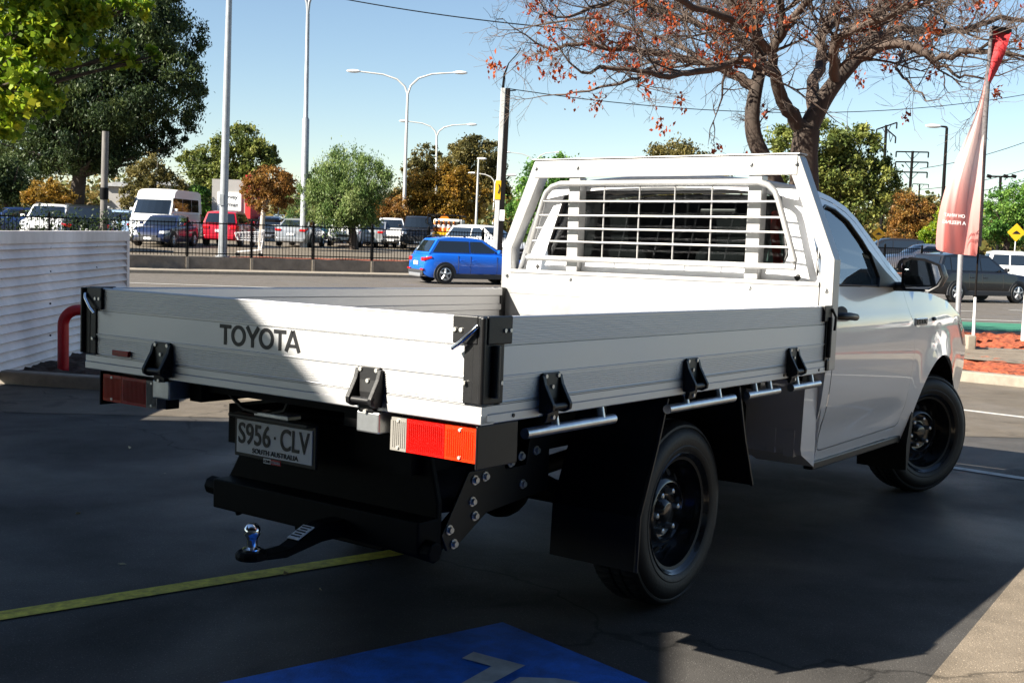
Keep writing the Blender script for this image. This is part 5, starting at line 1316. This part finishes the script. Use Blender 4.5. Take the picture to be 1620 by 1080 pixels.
# wires
def wire(label, a, b, sag, r=.012, n=24):
    A = Vector(a); B = Vector(b); mb = MB()
    mb.tube([A.lerp(B, i/n)-Vector((0, 0, sag*4*(i/n)*(1-i/n))) for i in range(n+1)], r, 4)
    tag(mb.build('overhead_wire', M['bsteel']), label, 'wire')
wire('single overhead wire crossing the sky at the top centre', at(380, -36, 50), at(1010, 54, 44), .35, .022)
wire('thin wire running right from the utility pole top behind the autumn tree', at(808, 141, 42.5), at(1760, 120, 60), 1.3, .016)
for k, (y0, y1) in enumerate(((215, 180), (248, 232), (262, 252), (300, 292))):
    wire(['upper', 'second', 'third', 'lowest'][k]+' faint power line in the sky right of the flag', at(1455, y0+52, 118), at(1750, y1-10, 105), .8, .03)
# power poles on the right
def power_pole(label, bx0, by0, tx, ty, d, bars, r=.16, mat='wood'):
    b = at(bx0, by0, d); o = Vector((b.x, b.y, ZC)); root = empty('power_pole', o, label=label, cat='power pole'); t = at(tx, ty, d)-o
    mb = MB(); mb.tube([(0, 0, 0), tuple(t)], [r*1.2, r*.8], 8); mb.build('pole', M['darkp'], root, smooth=60)
    for x0, y0, x1, y1 in bars:
        a = at(x0, y0, d)-o; c = at(x1, y1, d)-o; mb = MB(); mb.tube([tuple(a), tuple(c)], r*.42, 6); m = (a+c)/2
        for e in (a, c): mb.tube([tuple(e), tuple(e+Vector((0, 0, -.55)))], r*.45, 6); mb.tube([tuple(m.lerp(e, .45)), tuple(m+Vector((0, 0, -.8)))], r*.2, 5)
        mb.build('cross_arm', M['darkp'], root, smooth=60)
power_pole('three-armed power pole left of the flag', 1437, 330, 1444, 239, 118, [(1418, 240, 1469, 241), (1417, 256, 1468, 257), (1416, 272, 1467, 273)], .17)
power_pole('power pole with two slanting arms above the olive gum', 1397, 330, 1402, 198, 105, [(1387, 205, 1419, 194), (1402, 204, 1417, 217)], .15)
power_pole('small distant power pole beside the three-armed one', 1453, 330, 1455, 291, 190, [(1444, 291, 1469, 292)], .16)
d = 95; b = at(1582, 350, d); root = empty('floodlight_mast', (b.x, b.y, ZC), label='distant floodlight mast with three lamps right of the flag pole', cat='floodlight'); o = Vector((b.x, b.y, ZC))
mb = MB(); mb.tube([(0, 0, 0), tuple(at(1583, 279, d)-o)], .12, 8); mb.tube([tuple(at(1563, 279, d)-o), tuple(at(1606, 280, d)-o)], .07, 6); mb.build('mast', M['darkp'], root)
for x in (1565, 1591, 1604): MB().box(at(x, 279, d)-o, (.34, .3, .26), (.3, .2, 0)).build('lamp', M['darkp'], root, bevel=.03)
# diamond warning signs
def diamond(label, px, py, d, half, mat, hump=True):
    c = at(px, py, d); root = empty('warning_sign', (c.x, c.y, ZC), label=label, cat='road sign'); h = c.z-ZC
    mb = MB(); mb.tube([(0, .03, 0), (0, .03, h)], .03, 8); mb.build('post', M['poleg'], root)
    mb = MB(); mb.prism([(0, -half), (half, 0), (0, half), (-half, 0)], lambda a, b, t: (a, t, h+b), -.012, .012); pl = mb.build('plate', mat, root, bevel=.004)
    mb = MB(); q = half*.4
    mb.prism([(-q*1.2, -q*.4), (q*1.2, -q*.4), (q*.5, q*.25), (0, q*.55), (-q*.5, q*.25)], lambda a, b, t: (a, t, h+b), -.018, -.013); mb.build('symbol', M['ink'], pl)
diamond('yellow diamond hump sign behind the white ute at the right edge', 1608, 368, 54, .42, M['signy'])
diamond('yellow diamond hump sign above the black wagon beside the cab', 1390, 370, 58, .34, M['signy'])
diamond('orange diamond roadworks sign above the white hatchback roof', 703, 349, 70, .42, M['signo'])
# feather flag
M['flag'] = None
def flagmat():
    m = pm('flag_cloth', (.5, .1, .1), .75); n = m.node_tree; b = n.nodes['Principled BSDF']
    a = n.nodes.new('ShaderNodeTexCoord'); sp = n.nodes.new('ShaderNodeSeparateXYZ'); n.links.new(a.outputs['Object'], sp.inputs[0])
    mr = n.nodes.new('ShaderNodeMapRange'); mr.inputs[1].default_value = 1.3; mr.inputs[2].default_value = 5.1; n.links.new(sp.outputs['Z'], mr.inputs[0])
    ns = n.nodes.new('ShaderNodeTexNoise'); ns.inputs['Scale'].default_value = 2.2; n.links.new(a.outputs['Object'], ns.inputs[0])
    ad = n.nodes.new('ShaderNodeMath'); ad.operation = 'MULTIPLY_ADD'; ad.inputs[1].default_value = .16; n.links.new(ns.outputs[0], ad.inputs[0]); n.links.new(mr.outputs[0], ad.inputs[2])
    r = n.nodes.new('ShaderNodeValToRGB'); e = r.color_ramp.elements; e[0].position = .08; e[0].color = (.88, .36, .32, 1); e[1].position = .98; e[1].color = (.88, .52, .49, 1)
    for p, c in ((.30, (.90, .50, .46, 1)), (.50, (.92, .78, .75, 1)), (.66, (.92, .76, .73, 1)), (.80, (.90, .55, .52, 1))): x = e.new(p); x.color = c  # pale middle stops paint in light passing through the cloth
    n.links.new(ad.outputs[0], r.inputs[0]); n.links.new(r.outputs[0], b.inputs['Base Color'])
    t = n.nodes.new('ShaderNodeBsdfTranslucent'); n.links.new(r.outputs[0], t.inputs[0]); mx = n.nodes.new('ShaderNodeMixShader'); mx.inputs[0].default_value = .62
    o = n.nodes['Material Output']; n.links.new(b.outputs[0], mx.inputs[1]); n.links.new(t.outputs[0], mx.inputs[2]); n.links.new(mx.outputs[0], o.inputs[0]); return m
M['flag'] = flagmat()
d = 18.1; b = at(1539, 552, d); o = Vector((b.x, b.y, -.24)); root = empty('feather_flag', o, label='tall faded red feather flag, its sunlit paleness painted in, on a leaning pole in the red mulch bed', cat='flag')
fp = lambda x, y, dd=0: at(x, y, d+dd)-o
pole = [(1539, 552), (1543, 470), (1548, 390), (1553, 290), (1559, 180), (1564, 110), (1569, 42)]
mb = MB(); mb.tube([fp(*p) for p in pole[:2]], [.028, .022], 8); mb.build('ground_spike', M['white'], root, smooth=60)
mb = MB(); mb.tube([fp(*p) for p in pole[1:]], [.016, .014, .013, .012, .011, .010], 8); mb.build('pole', M['darkp'], root, smooth=60)
mb = MB(); mb.tube([fp(*p) for p in pole[2:]], [.046, .046, .044, .038, .026], 8); mb.build('sleeve', pm('sleeve_grey', (.12, .11, .115), .8, var=.5, scale=25), root, smooth=60)
mb = MB(); mb.box(fp(1533, 545, -.1), (.14, .22, .30)); mb.build('base_block', M['conc'], root, bevel=.02)
rows = []
left = [(1564, 80), (1558, 130), (1549, 165), (1538, 195), (1524, 228), (1508, 262), (1494, 300), (1484, 340), (1481, 370), (1480, 394)]
right = [(1566, 80), (1562.5, 130), (1560, 165), (1558, 195), (1556, 228), (1554, 262), (1552.5, 300), (1550, 340), (1548, 375), (1546, 408)]
for i, ((x0, y0), (x1, y1)) in enumerate(zip(left, right)):
    n = 22; row = []
    for k in range(n+1):
        t = k/n; amp = min(1, (x1-x0)/60)
        dd = amp*(.10*math.sin(t*9+i*.35)+.16*math.exp(-((t-.62-.01*i)/.07)**2)*(1 if 4 < i < 9 else .3)+.04*math.sin(t*21-i*.6))
        row.append(fp(x0+(x1-x0)*t, y0+(y1-y0)*t+amp*2*math.sin(t*5), dd))
    rows.append(row)
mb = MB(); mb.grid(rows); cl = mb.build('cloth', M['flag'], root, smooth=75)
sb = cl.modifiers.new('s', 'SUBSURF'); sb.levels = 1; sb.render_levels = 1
mb = MB(); R2 = [((1570, 46), (1600, 52)), ((1569, 62), (1595, 68)), ((1568, 80), (1589, 88)), ((1566, 105), (1578, 112)), ((1563, 128), (1567, 132))]
mb.grid([[fp(a[0]+(c[0]-a[0])*t, a[1]+(c[1]-a[1])*t, -.03+.05*math.sin(t*4+i)) for t in (0, .2, .4, .6, .8, 1)] for i, (a, c) in enumerate(R2)])
mb.build('cloth_top', pm('flag_red', (.42, .02, .025), .7), root, smooth=75)
mb = MB(); mb.prism([(0, 0), (1, 0), (1, 1), (0, 1)], lambda a, b_, t: tuple(fp(1569.5+31*a, 40+6*a+8*b_, -.03+t)), -.03, .03); mb.build('cap', M['bsteel'], root)
v_ = fp(1512, 350, 0); nn = Vector((1, .06, -.045))
text('OH WHAT', 'lettering', M['white'], cl, fp(1510, 341, -.24), (1, .0, -.05), (-.06, 0, 1), .32, .055, .012, .004, mirror=True)
text('A FEELING', 'lettering', M['white'], cl, fp(1509.5, 352, -.24), (1, .0, -.05), (-.06, 0, 1), .36, .055, .012, .004, mirror=True)
# second bare steel pole beside the flag
b = at(1514, 535, 19.2); o = Vector((b.x, b.y, -.24)); root = empty('steel_pole', o, label='short grey steel pole standing left of the feather flag, its top behind the cloth', cat='pole')
MB().tube([(0, 0, -.1), tuple(at(1521, 372, 19.2)-o)], .042, 12).build('pole', M['galv'], root, smooth=60); MB().box((0, 0, .02), (.22, .22, .04)).build('base_plate', M['galv'], root)
# pale bollard at the right edge
b = at(1622, 545, 19.8); root = empty('bollard', (b.x, b.y, -.26), label='pale round-topped bollard at the right edge of the mulch bed', cat='bollard')
MB().lathe([(.085, 0), (.085, .82), (.07, .90), (.03, .94), (0, .945)], lambda x, y, h: (x, y, h), 16).build('post', M['poleg'], root, smooth=60)
# shopping trolley behind the fence
d = 44.6; b = at(395, 402, d); root = empty('shopping_trolley', (b.x, b.y, .055), R(200), 'white wire shopping trolley left behind the picket fence', 'trolley')
mb = MB(); wv = M['white']
for y in (-.26, .26):
    mb.tube([(-.42, y, .12), (-.40, y, .30), (-.46, y, .62), (-.50, y, 1.02)], .018, 6); mb.tube([(-.40, y, .25), (.46, y*.85, .16)], .018, 6); mb.tube([(-.45, y, .55), (.46, y*.8, .62)], .014, 6); mb.tube([(-.48, y, .95), (.55, y*.85, .88)], .016, 6); mb.tube([(.46, y*.8, .62), (.55, y*.85, .88)], .014, 6)
mb.tube([(-.50, -.28, 1.02), (-.50, .28, 1.02)], .022, 6); mb.build('frame', wv, root, smooth=60)
mb = MB()
for k in range(9): t = k/8; mb.tube([(-.46+.95*t, -.25+.04*t, .92-.05*t), (-.45+.90*t, -.24+.04*t, .56+.05*t), (-.45+.90*t, .24-.04*t, .56+.05*t), (-.46+.95*t, .25-.04*t, .92-.05*t)], .007, 4)
for k in range(4):
    z = .62+.08*k
    for y in (-.25, .25): mb.tube([(-.45, y, z), (.50, y*.84, z)], .007, 4)
mb.build('basket', wv, root)
for x, y in ((-.42, -.26), (-.42, .26), (.46, -.22), (.46, .22)): MB().cyl((x, y-.02, .065), (x, y+.02, .065), .065, 12).build('wheel', M['tyreb'], root)
# work ute with cones
d = 66; b = at(704, 380, d); root = empty('work_ute', (b.x, b.y, ZC), R(88), 'work ute seen from behind with a black rack and a yellow board, loaded with cones', 'ute')
MB().bx(-1.1, 1.4, -.92, .92, .75, .98).build('tray', M['clad'], root, bevel=.02)
MB().bx(1.4, 3.2, -.85, .85, .5, 1.75).build('cab', paint('white', (.8, .8, .8)), root, bevel=.12, seg=3)
MB().bx(1.385, 1.40, -.7, .7, 1.2, 1.62).build('rear_window', M['glassb'], root)
MB().bx(-1.14, -1.1, -.86, .86, .55, .98).build('tail_board', M['signy'], root, bevel=.01)
mb = MB()
for s in (-.9, .9): mb.tube([(-1.05, s, .98), (-1.05, s, 1.92), (3.0, s, 1.92)], .04, 6)
mb.tube([(-1.05, -.9, 1.92), (-1.05, .9, 1.92)], .05, 6); mb.build('rack', M['bsteel'], root)
for s in (-.9, .9):
    MB().cyl((0, s-.1, .36), (0, s+.1, .36), .36, 20).build('wheel', M['tyreb'], root); MB().cyl((2.7, s-.1, .36), (2.7, s+.1, .36), .36, 20).build('wheel', M['tyreb'], root)
    MB().box((-1.13, s*.88, .66), (.06, .16, .16)).build('tail_light', M['lampr'], root)
cone = None
for k, (x, yy, dz) in enumerate(((687, 372, 0), (694, 372, .04), (701.5, 372, 0), (709.5, 372, .03), (717.5, 372, 0))):
    p = at(x, 372, d-.7)
    c = empty('traffic_cone', (p.x, p.y, ZC+.98), 0, ['leftmost', 'second from left', 'middle', 'second from right', 'rightmost'][k]+' orange traffic cone of the five on the work ute tray', 'traffic cone', 'traffic cones on the work ute')
    if cone is None:
        mb = MB(); mb.lathe([(.17, .03), (.135, .16), (.128, .19), (.07, .46), (.062, .49), (.03, .68), (0, .68)], lambda a, b_, h: (a, b_, h), 14); mb.bx(-.21, .21, -.21, .21, 0, .03)
        cone = (mb.build('cone_body', M['signo'], c, smooth=50), MB().lathe([(.116, .26), (.082, .42)], lambda a, b_, h: (a, b_, h), 14).build('reflective_band', M['white'], c, smooth=50))
    else:
        for q in cone: z_ = q.copy(); C.objects.link(z_); z_.parent = c
# low shops far behind
sh = at(362, 350, 71); root = empty('shop_building', (sh.x, sh.y, ZC), 0, 'grey shop front with a white name board and a red pillar behind the steel pole', 'building')
q = .60; zz = lambda py: at(362, py, 71).z-ZC
M['greyw'] = pm('shop_grey', (.30, .29, .28), .8, var=.1, scale=1); M['redw'] = pm('shop_red', (.50, .018, .02), .6)
MB().bx(-1.75*q, 1.70*q, 0, 4, 0, zz(284)).build('wall', M['greyw'], root)
MB().bx(1.705*q, 2.25*q, -.2, 3, 0, zz(276)).build('red_pillar', M['redw'], root)
bd = MB().bx(-1.15*q, 1.25*q, -.08, 0, zz(333), zz(304)).build('name_board', M['white'], root)
text('Harvey', 'lettering', M['ink'], bd, (.03, -.085, zz(312.5)), (1, 0, 0), (0, 0, 1), 1.7*q, .50*q, .02)
text('Norman', 'lettering', M['ink'], bd, (.03, -.085, zz(323.5)), (1, 0, 0), (0, 0, 1), 1.8*q, .46*q, .02)
MB().bx(-1.3, 3.2, -1.8, -.1, zz(349), zz(345)).build('awning', M['bsteel'], root)
def shed(label, px0, px1, py0, py1, d, mat, roofm):
    a = at(px0, py0, d); b_ = at(px1, py1, d); root = empty('low_building', ((a.x+b_.x)/2, a.y, ZC), 0, label, 'building'); w_ = (b_.x-a.x)/2; h = a.z-ZC
    MB().bx(-w_, w_, 0, 9, 0, h-.25).build('wall', mat, root)
    MB().prism([(-w_-.3, h-.25), (w_+.3, h-.25), (w_+.3, h-.1), (0, h+.15), (-w_-.3, h-.1)], lambda x, z, t: (x, t, z), -.4, 9.4).build('roof', roofm, root)
shed('long low building with a white roof line between the olive trees and the van', 185, 340, 287, 350, 125, M['greyw'], M['aluw'])
shed('low dark-fronted building with a pale blue roof edge behind the rusty tree', 400, 470, 340, 372, 110, M['cladd'], pm('roof_blue_grey', (.30, .38, .42), .6))
shed('grey shed with a pitched roof right of the weathered post', 168, 205, 290, 350, 105, M['greyw'], M['aluw'])
# fallen leaves and litter near the tail
M['fallen'] = pm('fallen_leaf', (.42, .36, .20), .8, var=.5, scale=30)
for i, (x, y) in enumerate(((-2.42, 7.3), (-1.95, 6.5), (-1.55, 4.6), (-2.05, 5.45), (-.88, 4.55), (-.70, 4.35), (-.56, 4.72))):
    lf = leaf_mesh('fallen_leaf', np.array([[0, 0, .01]]), .05, M['fallen'], None, np.array([.5]), .6)
    lf.location = (x, y, zg(y)+.003); lf.rotation_euler = (0, 0, i*1.3); lf.scale = (1, 1, .3)
    tag(lf, ['fallen leaf on the bay nearest the dark bed kerb', 'pale fallen leaf on the bay left of the plate', 'fallen leaf touching the yellow line near the left edge', 'small fallen leaf lying mid bay left of the tow ball', 'pale scrap of leaf just below the tow ball', 'long pale scrap of leaf beside the yellow line under the tow ball', 'tiny leaf scrap right of the tow ball'][i], 'leaf', 'fallen leaves on the bay')
